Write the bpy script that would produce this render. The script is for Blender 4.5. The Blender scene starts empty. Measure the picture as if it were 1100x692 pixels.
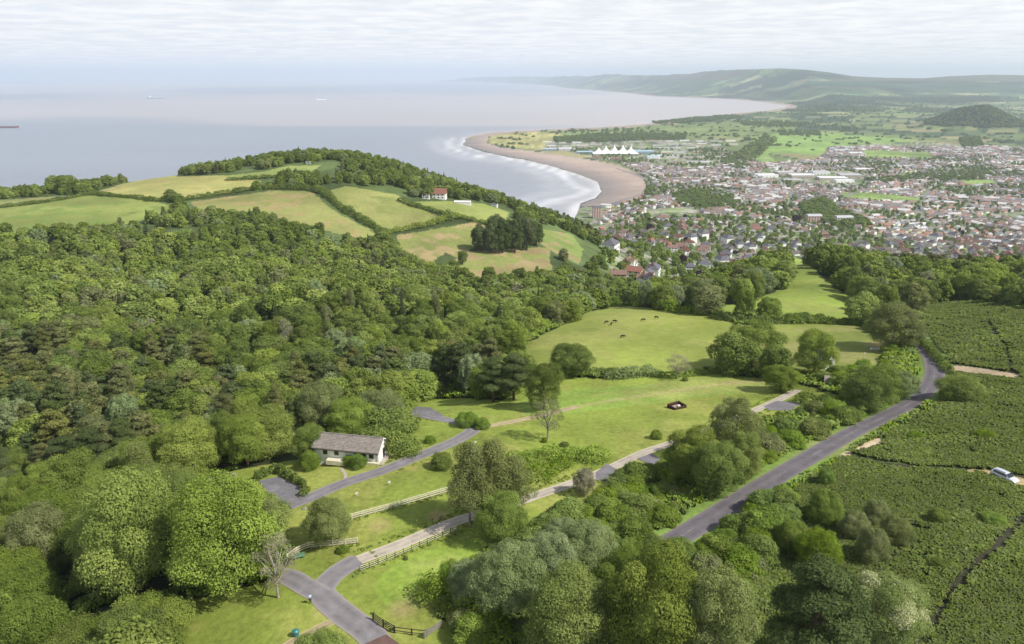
import bpy, math, random
import numpy as np
from mathutils import Vector, Matrix
R = math.radians
scene = bpy.context.scene
COL = scene.collection
rng = np.random.default_rng(7)
random.seed(7)

# ------------------------------------------------------------------ camera
F = 785.0; CX = 550.0; CY = 346.0
PITCH = R(18.65); CAMZ = 330.0
cp, sp = math.cos(PITCH), math.sin(PITCH)
cam_d = bpy.data.cameras.new("camera"); cam = bpy.data.objects.new("camera", cam_d)
COL.objects.link(cam); scene.camera = cam
cam.location = (0, 0, CAMZ); cam.rotation_euler = (R(90) - PITCH, 0, 0)
cam_d.sensor_width = 36; cam_d.lens = F / 1100 * 36
cam_d.clip_start = 1; cam_d.clip_end = 400000

def ray(px, py):
    u = (px - CX) / F; v = (CY - py) / F
    return np.array([u, cp + v * sp, -sp + v * cp])
def at_z(px, py, z):
    d = ray(px, py); t = (z - CAMZ) / d[2]
    return np.array([0, 0, CAMZ]) + t * d
def at_Y(px, Y):            # a plan point at azimuth of photo column px, Y metres ahead
    return ((px - CX) / F * Y / 1.0, Y)
def project(P):
    P = np.atleast_2d(P)
    x, y, z = P[:, 0], P[:, 1], P[:, 2] - CAMZ
    dep = y * cp - z * sp; up = y * sp + z * cp
    return CX + F * x / dep, CY - F * up / dep, dep

# ------------------------------------------------------------------ terrain height
G = [  # photo column, row, elevation (and how far the ground lies under the canopy there)
 (0,690,243),(150,690,248),(300,690,252),(400,690,253),(550,690,254),(700,690,256),(900,690,259),(1100,690,262),
 (0,760,244),(300,760,252),(600,760,255),(900,760,260),(1100,760,263),(-150,690,238),(1250,690,264),
 (0,600,240),(150,600,246),(320,600,252),(500,600,253),(700,600,255),(900,600,258),(1100,600,262),
 (0,520,232),(100,520,238),(210,520,246),(320,520,250),(450,520,252),(650,520,252),(850,520,256),(1000,520,258),(1100,520,260),
 (0,470,224),(100,470,230),(200,470,237),(300,470,243),(380,490,249),(500,470,250),(650,460,249),(850,470,253),(1000,470,256),(1100,470,258),
 (450,440,246),(550,440,246),(650,420,243),(750,410,243),(850,425,247),(950,430,250),(1000,400,250),(1100,400,252),(1250,400,254),
 (-150,400,225,10),(0,400,228,10),(100,400,228,10),(200,400,230,10),(300,400,234,10),(400,400,238,10),(480,400,242,10),
 (0,340,218,10),(150,340,218,10),(300,340,217,10),(400,340,215,10),(500,350,213,10),(-150,340,216,10),
 (0,290,210,9),(200,290,209,9),(350,290,206,9),(-150,290,208,9),(450,310,204,9),
 (60,252,207),(150,238,208),(-150,245,207),
 (20,225,212),(150,215,215),(80,218,214),(200,200,219),(250,195,220),(120,205,216),(200,188,222),(20,213,213),
 (300,215,214),(350,235,206),(280,228,210),(400,245,198),(380,215,213),(430,235,202),(460,230,203),(420,205,213),
 (500,225,203),(540,232,196),(470,212,207),(430,272,189),(470,260,188),(455,285,182),(510,250,190),(510,290,178),
 (560,285,176),(580,296,172),(600,260,176),(620,268,168),
 (350,166,244,8),(400,163,240,9),(350,158,247,9),(300,172,240,8),(440,178,225,9),(480,195,213,9),(520,203,203,9),(560,212,191,9),
 (600,226,176,9),(630,238,165,9),(640,252,155,9),(240,186,226,3),(300,178,232,6),(130,195,220,2),(60,205,215,1),(-150,215,210),
 (520,322,200,12),(600,312,203,12),(650,312,192,12),(590,290,187,11),(640,290,178,12),(660,272,160,12),
 (550,385,238),(560,375,236),(650,380,237),(750,370,237),(850,370,239),(650,342,230),(600,350,231),(750,347,232),(850,348,235),
 (650,328,225),(780,326,229),(870,325,231),(930,340,235),(870,290,224),(855,280,222),(900,310,228),
 (770,290,228,15),(700,310,222,9),(870,265,218,14),(950,270,222,14),(1000,275,221,14),(1100,275,224,14),(1250,275,224,14),
 (1000,310,233,10),(950,310,236,11),(1050,333,238),(1050,360,242),(1100,333,239),(1250,333,241),
 (735,288,112),(690,292,118),(700,262,82),(650,242,60),(720,240,58),(800,245,45),(870,240,30),(950,258,30),(1050,265,30),(1150,270,34),
 (660,224,24),(720,215,12),(800,220,10),(900,220,8),(1000,230,10),(1100,240,12),(1250,240,14),
 (700,200,5),(850,200,4),(1000,200,5),(1100,205,6),(1250,205,6),
]
GY = [ # hidden ground: photo column, metres ahead, elevation
 (-150,880,185),(-150,1200,60),(-150,1350,-20),(0,870,188),(0,980,150),(100,910,192),(100,1010,160),(100,1150,100),(0,1200,60),(0,1350,-20),(200,1020,195),(200,1250,60),(200,1400,-20),
 (350,1100,205),(350,1300,90),(350,1500,-20),(450,1060,180),(450,1300,60),(450,1450,-15),(520,1050,150),(520,1250,50),(520,1400,-10),
 (580,1050,118),(580,1250,40),(580,1450,-5),(630,1050,95),(630,1250,30),(630,1450,4),
 (690,430,196),(690,500,170),(700,560,160),(700,640,140),(800,560,180),(800,700,125),(800,900,85),(900,620,155),(900,800,95),(900,1100,50),(1000,650,145),(1000,850,80),(1000,1100,45),
 (1100,650,150),(1100,900,75),(1250,650,150),(1250,900,75),
]
for px in (-300, 550, 700, 850, 1000, 1150, 1400):
    for Y in (2600, 3300, 4500): GY.append((px, Y, 3))
GY += [(50,880,190)]
pts = []
for g in G:
    P = at_z(g[0], g[1], g[2]); pts.append((P[0], P[1], g[2] - (g[3] if len(g) > 3 else 0)))
for px, Y, z in GY:
    x, y = at_Y(px, Y); pts.append((x, y, z))
pts = np.array(pts)
def feat(x, y):
    return np.stack([x / y, np.log(y) * 0.8], -1)
CTR = feat(pts[:, 0], pts[:, 1]); EPS = 0.06
def ker(a, b):
    d2 = ((a[:, None, :] - b[None, :, :]) ** 2).sum(-1)
    return -np.sqrt(d2 + EPS * EPS)
A = ker(CTR, CTR) + np.eye(len(CTR)) * 0.035
n = len(CTR); M_ = np.zeros((n + 1, n + 1)); M_[:n, :n] = A; M_[:n, n] = 1; M_[n, :n] = 1
WGT = np.linalg.solve(M_, np.concatenate([pts[:, 2], [0]]))
def rbf(x, y):
    out = np.empty(len(x)); f = feat(x, np.maximum(y, 30))
    for i in range(0, len(x), 40000):
        out[i:i+40000] = ker(f[i:i+40000], CTR) @ WGT[:n] + WGT[n]
    return out

def hash2(ix, iy, s=0):
    h = (ix.astype(np.int64) * 374761393 + iy.astype(np.int64) * 668265263 + s * 1442695041) & 0xffffffff
    h = ((h ^ (h >> 13)) * 1274126177) & 0xffffffff
    return ((h ^ (h >> 16)) & 0xffff) / 65535.0
def vnoise(x, y, s=0):
    ix = np.floor(x); iy = np.floor(y); fx = x - ix; fy = y - iy
    fx = fx * fx * (3 - 2 * fx); fy = fy * fy * (3 - 2 * fy)
    a = hash2(ix, iy, s); b = hash2(ix + 1, iy, s); c = hash2(ix, iy + 1, s); d = hash2(ix + 1, iy + 1, s)
    return (a * (1 - fx) + b * fx) * (1 - fy) + (c * (1 - fx) + d * fx) * fy
def fbm(x, y, o=4, s=0):
    t = 0; a = 0.5; n_ = 0
    for k in range(o):
        t = t + a * vnoise(x * 2 ** k + 17.3 * k, y * 2 ** k - 9.1 * k, s + k); n_ += a; a *= 0.5
    return t / n_
def sstep(a, b, x):
    t = np.clip((x - a) / (b - a), 0, 1); return t * t * (3 - 2 * t)

# coast: plan polygon of the land
CO = [(460,87.6),(520,88.6),(560,90),(590,92),(605,94.5),(640,97),(680,101),(700,103.5),(740,105),(790,107),(820,110),(850,114),
      (830,118.5),(800,121),(770,124),(740,128.5),(700,133),(660,136.5),(600,139),(560,141),(530,142.5),(508,146),(500,150),(499,156),(528,165),
      (560,171),(590,178),(620,187),(640,195),(647,205),(641,213),(625,219)]
coast = [tuple(at_z(a, b, 0)[:2]) for a, b in CO]
coast += [at_Y(610,1520), at_Y(520,1420), at_Y(450,1450), at_Y(350,1480), at_Y(200,1400), at_Y(0,1340), at_Y(-300,1300), at_Y(-900,1250)]
ncoast = len(coast)
coast_poly = coast + [(-4000, -500), (90000, -500), (90000, 60000), (30000, 60000), (coast[0][0] + 6000, 60000)]
coast_line = np.array(coast)
def inpoly(x, y, poly):
    poly = np.asarray(poly, float); res = np.zeros(len(x), bool)
    b = (x >= poly[:, 0].min()) & (x <= poly[:, 0].max()) & (y >= poly[:, 1].min()) & (y <= poly[:, 1].max())
    idx = np.nonzero(b)[0]
    if len(idx) == 0: return res
    xs, ys = x[idx], y[idx]; r = np.zeros(len(idx), bool); j = len(poly) - 1
    for i in range(len(poly)):
        xi, yi = poly[i]; xj, yj = poly[j]
        if yi != yj:
            c = ((yi > ys) != (yj > ys)) & (xs < (xj - xi) * (ys - yi) / (yj - yi) + xi)
            r ^= c
        j = i
    res[idx] = r
    return res
def pdist(x, y, line):
    d = np.full(len(x), 1e12)
    for (x0, y0), (x1, y1) in zip(line[:-1], line[1:]):
        dx, dy = x1 - x0, y1 - y0; L = dx * dx + dy * dy + 1e-9
        t = np.clip(((x - x0) * dx + (y - y0) * dy) / L, 0, 1)
        d = np.minimum(d, (x - x0 - t * dx) ** 2 + (y - y0 - t * dy) ** 2)
    return np.sqrt(d)
def coast_sd(x, y):
    # a little wobble along the shore
    w = (fbm(x / 160, y / 160, 3, 5) - 0.5) * np.clip(y / 60, 0, 90)
    d = pdist(x, y, coast_line)
    return np.where(inpoly(x, y, coast_poly), d, -d) + w * 0.6

CPX = np.array([430, 470, 520, 560, 600, 640, 680, 700, 740, 790, 820, 850, 900]); CYY = np.array([52000, 44000, 36000, 30000, 24000, 18500, 14200, 12700, 11600, 10700, 9700, 8500, 6500], float)
SK = np.array([(400,84),(480,83.5),(530,82),(560,81),(590,79),(620,76.5),(660,74.5),(700,74),(730,75),(760,74),(800,74.5),(835,74),(865,75.5),(890,78),(915,81.5),(950,83),
               (990,83.5),(1020,81.5),(1060,80),(1100,80.5),(1160,79),(1300,80)], float)
def H(x, y):
    x = np.atleast_1d(np.asarray(x, float)); y = np.atleast_1d(np.asarray(y, float))
    h = np.full(len(x), 3.0)
    near = y < 3600
    if near.any(): h[near] = rbf(x[near], y[near])
    b = sstep(2400, 3500, y); h = h * (1 - b) + 3 * b
    near2 = y < 1200
    h = h + (fbm(x / 90, y / 90, 2, 11) - 0.5) * 3.0 * (near2) * sstep(300, 500, y)
    fold = sstep(560, 470, CX + F * x / np.maximum(y, 1)) * sstep(210, 300, y) * sstep(600, 520, y)
    h = h + (fbm(x / 95 + 3, y / 120, 2, 14) - .5) * 34 * fold
    # wooded conical hill out on the plain
    c = at_z(1046, 141, 3); ex = (x - c[0] * 1.06) / 300; ey = (y - c[1] - 280) / 300
    h = h + 140 * np.exp(-(ex * ex * 1.1 + ey * ey) * 1.4) * (y > 3600) * sstep(3600, 4000, y)
    # far hills rising from 7 km to the ridge at 12 km
    px = CX + F * 1.05 * x / np.maximum(y, 1)
    row = np.interp(px, SK[:, 0], SK[:, 1]) + 1.3
    RY = 12500.0
    top = CAMZ + RY * (81.5 - row) / F * 1.02
    yc = np.interp(px, CPX, CYY)                       # how far the shore lies in this direction
    rr = np.maximum(RY, yc * 1.13 + 1200)
    top = CAMZ + rr * (81.8 - row) / F * 1.02
    s0 = np.maximum(6300, yc - 100)
    k = np.clip((y - s0) / (rr - s0), 0, 1)
    und = fbm(x / 1700, y / 1300, 4, 21)
    far = top * (k ** 1.9) * (1 - 0.0 * k) + (und - 0.5) * 130 * np.sin(np.pi * np.clip(k, 0, 1)) + 22 * (fbm(x / 500, y / 500, 3, 22) - .4) * sstep(0, .2, k)
    back = np.where(y > rr, top * np.exp(-((y - rr) / 5000) ** 2), 0)
    h = h + np.where(y < rr, np.maximum(far, 0), back)
    sd = coast_sd(x, y)
    kk = np.where(y < 1600, 0.9, 0.035)
    kk = np.where((y < 1600) & (px > 590), 0.3, kk)
    kk = np.where(y > 5500, 0.06, kk) * (.5 + vnoise(x / 420, y / 420, 77))
    lim = sd * kk + np.where(y > 5500, np.maximum(sd - 500, 0) * .25, np.maximum(sd - 120, 0))
    h = np.minimum(h, np.where(lim > 0, lim, np.maximum(lim * 0.4, -12)))
    return h

# ------------------------------------------------------------------ polar grid (even density in view)
rows = [52.0]
while rows[-1] < 46000:
    Y = rows[-1]
    D = 80 if Y < 1000 else 330
    d = Y * Y * 1.5 / (F * D)
    d = max(0.35, d)
    if 150 < Y < 1000: d = min(d, 2.6)
    if 1000 <= Y < 2200: d = min(d, 7)
    if Y > 6500: d = min(d, 75 if Y < 14000 else (220 if Y < 32000 else 500))
    rows.append(Y + d)
rows = np.array(rows)
us = np.concatenate([np.linspace(-1.3, -0.80, 26)[:-1], np.linspace(-0.80, 0.80, 960), np.linspace(0.80, 1.3, 26)[1:]])
NR, NC = len(rows), len(us)
GX = (us[None, :] * rows[:, None]); GYY = np.repeat(rows[:, None], NC, 1)
HZ = H(GX.ravel(), GYY.ravel()).reshape(NR, NC)
print("grid", NR, NC)
LR = np.log(rows)
def hgt(x, y):
    """elevation read from the finished terrain mesh"""
    x = np.atleast_1d(np.asarray(x, float)); y = np.atleast_1d(np.asarray(y, float))
    fr = np.interp(np.log(np.maximum(y, rows[0])), LR, np.arange(NR)); fr = np.clip(fr, 0, NR - 1.001)
    r0 = fr.astype(int)
    yy = np.clip(y, rows[0], rows[-1]); tr = (yy - rows[r0]) / (rows[r0 + 1] - rows[r0]); tr = np.clip(tr, 0, 1)
    fc = np.clip(np.interp(x / np.maximum(y, 1), us, np.arange(NC)), 0, NC - 1.001); c0 = fc.astype(int); tc = fc - c0
    return (HZ[r0, c0] * (1 - tc) + HZ[r0, c0 + 1] * tc) * (1 - tr) + (HZ[r0 + 1, c0] * (1 - tc) + HZ[r0 + 1, c0 + 1] * tc) * tr
def hit(px, py):
    """first point of the terrain (or the sea) along the ray of a photo point"""
    d = ray(px, py)
    ts = np.concatenate([np.arange(60, 1300, 1.0), np.geomspace(1300, 60000, 1500)])
    z = CAMZ + ts * d[2]; g = np.maximum(hgt(ts * d[0], ts * d[1]), 0)
    b = np.nonzero(z <= g)[0]
    if len(b) == 0: i = len(ts) - 1; t = ts[i]
    else:
        i = max(b[0], 1); a0 = z[i-1] - g[i-1]; a1 = g[i] - z[i]; t = ts[i-1] + (ts[i] - ts[i-1]) * a0 / (a0 + a1 + 1e-9)
    x, y = t * d[0], t * d[1]
    return np.array([x, y, max(float(hgt(x, y)[0]), 0.0)])
def pt(p):
    return tuple(hit(*p)[:2]) if len(p) == 2 else at_Y(p[0], p[1])
def wpoly(pl, sub=3):
    """photo outline -> plan polygon on the terrain"""
    out = []
    for i in range(len(pl)):
        a, b = pl[i], pl[(i + 1) % len(pl)]
        if len(a) == 3 or len(b) == 3: out.append(pt(a)); continue
        for k in range(sub):
            out.append(pt((a[0] + (b[0] - a[0]) * k / sub, a[1] + (b[1] - a[1]) * k / sub)))
    return np.array(out)
# ------------------------------------------------------------------ materials
def new_mat(name):
    m = bpy.data.materials.new(name); m.use_nodes = True; nt = m.node_tree; nt.nodes.clear()
    out = nt.nodes.new('ShaderNodeOutputMaterial'); return m, nt, out
def N(nt, t, **kw):
    n_ = nt.nodes.new(t)
    for k, v in kw.items(): setattr(n_, k, v)
    return n_
def L(nt, a, b): nt.links.new(a, b)
def mixc(nt, fac, a, b, mode='MIX'):
    m = N(nt, 'ShaderNodeMix', data_type='RGBA', blend_type=mode)
    for s, v in ((m.inputs[0], fac), (m.inputs[6], a), (m.inputs[7], b)):
        if hasattr(v, 'links'): L(nt, v, s)
        elif isinstance(v, (int, float)): s.default_value = v
        else: s.default_value = (*v, 1)
    return m.outputs[2]
def ramp(nt, fac, stops):
    r = N(nt, 'ShaderNodeValToRGB'); e = r.color_ramp.elements
    e[0].position, e[0].color = stops[0][0], (*stops[0][1], 1)
    e[1].position, e[1].color = stops[1][0], (*stops[1][1], 1)
    for p, c in stops[2:]:
        q = e.new(p); q.color = (*c, 1)
    L(nt, fac, r.inputs[0]); return r.outputs[0]
def noise(nt, scale, detail=4, rough=.55, vec=None, dist=0):
    n_ = N(nt, 'ShaderNodeTexNoise'); n_.inputs['Scale'].default_value = scale
    n_.inputs['Detail'].default_value = detail; n_.inputs['Roughness'].default_value = rough
    n_.inputs['Distortion'].default_value = dist
    if vec is not None: L(nt, vec, n_.inputs['Vector'])
    return n_.outputs[0]
def coords(nt, sc=(1, 1, 1)):
    t = N(nt, 'ShaderNodeTexCoord'); mp = N(nt, 'ShaderNodeMapping'); mp.inputs['Scale'].default_value = sc
    L(nt, t.outputs['Object'], mp.inputs[0]); return mp.outputs[0]
def princ(nt, out, col, rough=.8, spec=.3, metal=0, bump=None, bstr=.3, bdist=.1):
    p = N(nt, 'ShaderNodeBsdfPrincipled')
    if hasattr(col, 'links'): L(nt, col, p.inputs['Base Color'])
    else: p.inputs['Base Color'].default_value = (*col, 1)
    p.inputs['Roughness'].default_value = rough; p.inputs['Specular IOR Level'].default_value = spec
    p.inputs['Metallic'].default_value = metal
    if bump is not None:
        b = N(nt, 'ShaderNodeBump'); b.inputs['Strength'].default_value = bstr; b.inputs['Distance'].default_value = bdist
        L(nt, bump, b.inputs['Height']); L(nt, b.outputs[0], p.inputs['Normal'])
    L(nt, p.outputs[0], out.inputs[0]); return p
def plain(name, col, rough=.7, spec=.3, metal=0, nscale=3.0, namp=.18):
    """a paint / wood / stone with procedural wear"""
    m, nt, out = new_mat(name); v = coords(nt)
    n1 = noise(nt, nscale, 5, .6, v)
    lo = tuple(c * (1 - namp * 1.6) for c in col); hi = tuple(min(1, c * (1 + namp)) for c in col)
    c = ramp(nt, n1, [(.3, lo), (.7, hi)])
    princ(nt, out, c, rough, spec, metal, n1, .15, .02); return m
def ground_mat(name, fine=1.0, amp=.35, bumpd=.25, rough=.95, spots=None):
    """surface colour of each place from the 'Col' attribute, with natural small variation"""
    m, nt, out = new_mat(name); v = coords(nt)
    a = N(nt, 'ShaderNodeAttribute', attribute_name='Col')
    n1 = noise(nt, .9 * fine, 6, .65, v); n2 = noise(nt, .06 * fine, 5, .6, v); n3 = noise(nt, 3.2 * fine, 3, .6, v)
    f = N(nt, 'ShaderNodeMath', operation='ADD'); L(nt, n1, f.inputs[0]); L(nt, n2, f.inputs[1])
    g = N(nt, 'ShaderNodeMapRange'); L(nt, f.outputs[0], g.inputs[0])
    g.inputs[1].default_value = .75; g.inputs[2].default_value = 1.25; g.inputs[3].default_value = 1 - amp; g.inputs[4].default_value = 1 + amp
    mul = N(nt, 'ShaderNodeVectorMath', operation='SCALE'); L(nt, a.outputs[0], mul.inputs[0]); L(nt, g.outputs[0], mul.inputs['Scale'])
    c = mul.outputs[0]
    if spots:
        c = mixc(nt, ramp(nt, noise(nt, .16, 5, .7, v), [(.56, (0, 0, 0)), (.72, (1, 1, 1))]), c, mixc(nt, .55, c, spots))
    princ(nt, out, c, rough, .15, 0, n3, .5, bumpd); return m
M = {}
M['floor'] = ground_mat('woodland_floor', 1, .3)
M['grass'] = ground_mat('mown_grass', 1, .34, .2, spots=(.33, .27, .09))
M['pasture'] = ground_mat('pasture_grass', .35, .2, .3, spots=(.27, .25, .09))
M['heath'] = ground_mat('heath_floor', 1, .3)
M['sand'] = ground_mat('wet_sand', .05, .12, .1)
M['town'] = ground_mat('town_gardens', .12, .5, .3)
M['farm'] = ground_mat('farmland', .03, .25, .6)
def road_mat(name, base, crack=.5):
    m, nt, out = new_mat(name); v = coords(nt)
    n1 = noise(nt, .5, 6, .7, v); n2 = noise(nt, 9, 3, .6, v)
    c = ramp(nt, n1, [(.3, tuple(x * .72 for x in base)), (.7, tuple(x * 1.25 for x in base))])
    a = N(nt, 'ShaderNodeAttribute', attribute_name='edge')      # 0 in the wheel tracks, 1 at the dusty edge
    pt_ = ramp(nt, noise(nt, .11, 3, .5, v, .6), [(.50, (0, 0, 0)), (.53, (1, 1, 1))]); c = mixc(nt, pt_, c, mixc(nt, .3, c, tuple(x * .6 for x in base)))
    c = mixc(nt, a.outputs['Fac'], c, (base[0] * 1.5 + .03, base[1] * 1.45 + .02, base[2] * 1.3 + .01))
    princ(nt, out, c, .9, .2, 0, n2, .25, .02); return m
M['asphalt'] = road_mat('asphalt', (.125, .115, .128))
M['drive'] = road_mat('drive_tarmac', (.185, .175, .185))
M['gravel'] = road_mat('pale_gravel_path', (.36, .32, .27))
M['track'] = road_mat('worn_earth', (.34, .28, .17))
M['red_tarmac'] = road_mat('brown_tarmac', (.14, .085, .07))
M['white_line'] = plain('road_paint', (.30, .29, .29), .8, .3, 0, 1.2, .4)
M['white_wood'] = plain('white_timber', (.72, .70, .60), .6)
M['cream_wood'] = plain('cream_timber', (.62, .58, .42), .7)
M['dark_wood'] = plain('dark_timber', (.06, .045, .035), .8)
M['grey_wood'] = plain('grey_timber', (.22, .2, .17), .8)
M['white_wall'] = plain('white_render', (.80, .79, .76), .8, .2, 0, .6, .06)
M['glass'] = plain('window_glass', (.02, .025, .03), .12, .6)
M['metal'] = plain('galvanised_metal', (.4, .41, .42), .5, .5, .6)
M['stone'] = plain('grey_stone', (.30, .27, .23), .9, .2, 0, .8, .3)
M['brick_red'] = plain('red_brick', (.33, .13, .085), .85)
M['trunk'] = plain('bark', (.10, .075, .05), .95, .1, 0, 2, .3)
M['pale_trunk'] = plain('pale_bark', (.34, .31, .26), .9, .1, 0, 2, .3)
def roof_mat(name, base):
    m, nt, out = new_mat(name); v = coords(nt)
    w = N(nt, 'ShaderNodeTexWave', wave_type='BANDS', bands_direction='Z'); w.inputs['Scale'].default_value = 1.6
    w.inputs['Distortion'].default_value = .4; L(nt, v, w.inputs[0])
    n1 = noise(nt, 1.3, 6, .7, v)
    c = ramp(nt, n1, [(.3, tuple(x * .65 for x in base)), (.68, tuple(x * 1.3 for x in base))])
    c = mixc(nt, .25, c, w.outputs[0], 'MULTIPLY')
    princ(nt, out, c, .85, .25, 0, w.outputs[1], .3, .05); return m
M['roof_grey'] = roof_mat('grey_slates', (.235, .205, .18))
M['roof_slate'] = roof_mat('blue_grey_slates', (.13, .13, .15))
M['roof_red'] = roof_mat('red_tiles', (.27, .125, .09))
M['roof_brown'] = roof_mat('brown_tiles', (.235, .15, .12))

def leaf_mat(name, stops, hue=.018, val=.28, trans=.28, sat=.12):
    m, nt, out = new_mat(name)
    a = N(nt, 'ShaderNodeAttribute', attribute_name='tint')
    oi = N(nt, 'ShaderNodeObjectInfo')
    c = ramp(nt, a.outputs['Fac'], stops)
    hs = N(nt, 'ShaderNodeHueSaturation')
    def mr(src, lo, hi):
        g = N(nt, 'ShaderNodeMapRange'); L(nt, src, g.inputs[0]); g.inputs[3].default_value = lo; g.inputs[4].default_value = hi; return g.outputs[0]
    w = N(nt, 'ShaderNodeTexWhiteNoise', noise_dimensions='1D'); L(nt, oi.outputs['Random'], w.inputs['W'])
    L(nt, mr(oi.outputs['Random'], .5 - hue, .5 + hue), hs.inputs['Hue'])
    L(nt, mr(w.outputs[0], 1 - val, 1 + val), hs.inputs['Value'])
    w2 = N(nt, 'ShaderNodeTexWhiteNoise', noise_dimensions='1D'); L(nt, w.outputs[0], w2.inputs['W'])
    L(nt, mr(w2.outputs[0], 1 - sat, 1 + sat), hs.inputs['Saturation'])
    L(nt, c, hs.inputs['Color'])
    d = N(nt, 'ShaderNodeBsdfDiffuse'); t = N(nt, 'ShaderNodeBsdfTranslucent')
    L(nt, hs.outputs[0], d.inputs[0])
    tc = mixc(nt, .35, hs.outputs[0], (.55, .8, .1), 'MULTIPLY'); L(nt, hs.outputs[0], t.inputs[0])
    mx = N(nt, 'ShaderNodeMixShader'); mx.inputs[0].default_value = trans
    L(nt, d.outputs[0], mx.inputs[1]); L(nt, t.outputs[0], mx.inputs[2]); L(nt, mx.outputs[0], out.inputs[0]); return m
M['leaf'] = leaf_mat('broad_leaves', [(0, (.135, .18, .038)), (.5, (.22, .28, .062)), (1, (.33, .39, .10))], .006, .20, .28, .06)
M['leaf_dark'] = leaf_mat('dark_leaves', [(0, (.095, .135, .03)), (.5, (.16, .215, .046)), (1, (.24, .30, .075))], .006, .18, .28, .06)
M['leaf_pine'] = leaf_mat('pine_needles', [(0, (.085, .10, .034)), (.5, (.150, .165, .055)), (1, (.22, .225, .085))], .008, .14, .15)
M['leaf_fir'] = leaf_mat('fir_needles', [(0, (.055, .078, .028)), (.5, (.092, .122, .042)), (1, (.14, .17, .065))], .008, .14, .12)
M['leaf_birch'] = leaf_mat('birch_leaves', [(0, (.13, .16, .055)), (.5, (.21, .24, .085)), (1, (.29, .32, .13))], .006, .10)
M['leaf_willow'] = leaf_mat('willow_leaves', [(0, (.14, .19, .075)), (.5, (.23, .29, .125)), (1, (.33, .39, .19))], .01, .12)
M['leaf_blossom'] = leaf_mat('blossoming_leaves', [(0, (.13, .18, .04)), (.52, (.24, .30, .08)), (.68, (.42, .44, .20)), (1, (.58, .58, .33))], .004, .06)
M['leaf_purple'] = leaf_mat('purple_leaves', [(0, (.025, .012, .018)), (1, (.07, .03, .045))], .01, .1)
M['leaf_pale'] = leaf_mat('pale_leaves', [(0, (.20, .20, .12)), (.5, (.30, .29, .18)), (1, (.40, .39, .26))], .006, .08)
M['leaf_shrub'] = leaf_mat('shrub_leaves', [(0, (.10, .155, .028)), (.5, (.175, .25, .045)), (1, (.27, .35, .075))], .010, .16)
M['grass_tuft'] = leaf_mat('grass_tufts', [(0, (.10, .15, .025)), (.5, (.17, .235, .045)), (1, (.27, .29, .08))], .008, .15, .3)
M['bracken_light'] = leaf_mat('young_bracken_fronds', [(0, (.10, .135, .034)), (.5, (.135, .175, .045)), (1, (.175, .21, .06))], .010, .16, .2)
M['bracken'] = leaf_mat('bracken_fronds', [(0, (.080, .104, .028)), (.5, (.106, .136, .036)), (1, (.138, .166, .048))], .010, .16, .2)

# ------------------------------------------------------------------ object helpers
def tag(o, label=None, cat=None, group=None, kind=None):
    if label: o['label'] = label
    if cat: o['category'] = cat
    if group: o['group'] = group
    if kind: o['kind'] = kind
    return o
def mesh_np(name, V, faces, mats, smooth=False):
    """V (n,3); faces (m,4) or (m,3) int array"""
    me = bpy.data.meshes.new(name); V = np.asarray(V, np.float32); faces = np.asarray(faces, np.int32)
    k = faces.shape[1]
    me.vertices.add(len(V)); me.vertices.foreach_set('co', V.ravel())
    me.loops.add(faces.size); me.loops.foreach_set('vertex_index', faces.ravel())
    me.polygons.add(len(faces)); me.polygons.foreach_set('loop_start', np.arange(0, faces.size, k, dtype=np.int32))
    if smooth: me.polygons.foreach_set('use_smooth', np.ones(len(faces), bool))
    for m in (mats if isinstance(mats, (list, tuple)) else [mats]): me.materials.append(m)
    me.update(calc_edges=True); return me
def link(name, me, parent=None, loc=(0, 0, 0)):
    o = bpy.data.objects.new(name, me); COL.objects.link(o)
    if parent is not None: o.parent = parent
    o.location = loc; return o
def empty(name, loc, rz=0):
    o = bpy.data.objects.new(name, None); COL.objects.link(o); o.location = loc; o.rotation_euler = (0, 0, rz)
    o.empty_display_size = .5; return o

def resample(P, step):
    P = np.asarray(P, float); 
    # smooth with Catmull-Rom then even steps
    Q = []
    for i in range(len(P) - 1):
        p0, p1, p2, p3 = P[max(i-1, 0)], P[i], P[i+1], P[min(i+2, len(P)-1)]
        for t in np.linspace(0, 1, 14, endpoint=False):
            Q.append(.5 * ((2*p1) + (-p0+p2)*t + (2*p0-5*p1+4*p2-p3)*t*t + (-p0+3*p1-3*p2+p3)*t**3))
    Q.append(P[-1]); Q = np.array(Q); s = np.r_[0, np.cumsum(np.hypot(*np.diff(Q, axis=0).T))]
    n_ = max(2, int(s[-1] / step) + 1); t = np.linspace(0, s[-1], n_)
    return np.stack([np.interp(t, s, Q[:, 0]), np.interp(t, s, Q[:, 1])], -1)

# ------------------------------------------------------------------ the ground: classes and colours
x = GX.ravel(); y = GYY.ravel(); z = HZ.ravel()
cls = np.zeros(len(x), int)                       # 0 woodland floor
C = np.tile(np.array([[.035, .045, .018]]), (len(x), 1))
nz = fbm(x / 14, y / 14, 4, 31); nzb = fbm(x / 45, y / 45, 3, 32)
def paint(mask, col, var=.2, c=None, col2=None):
    col = np.array(col)
    k = (nzb[mask] - .5)[:, None] * 2 * var * 2
    cc = col[None] * (1 + k)
    if col2 is not None:
        w = sstep(.48, .66, nz[mask])[:, None]; cc = cc * (1 - w) + np.array(col2)[None] * w
    C[mask] = cc
    if c is not None: cls[mask] = c
jx = (vnoise(x / 5, y / 5, 3) - .5) * np.minimum(3.0, y / 120); jy = (vnoise(x / 5 + 40, y / 5, 4) - .5) * np.minimum(3.0, y / 120)
def inp(pl, sub=3): return inpoly(x + jx, y + jy, wpoly(pl, sub))
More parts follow.
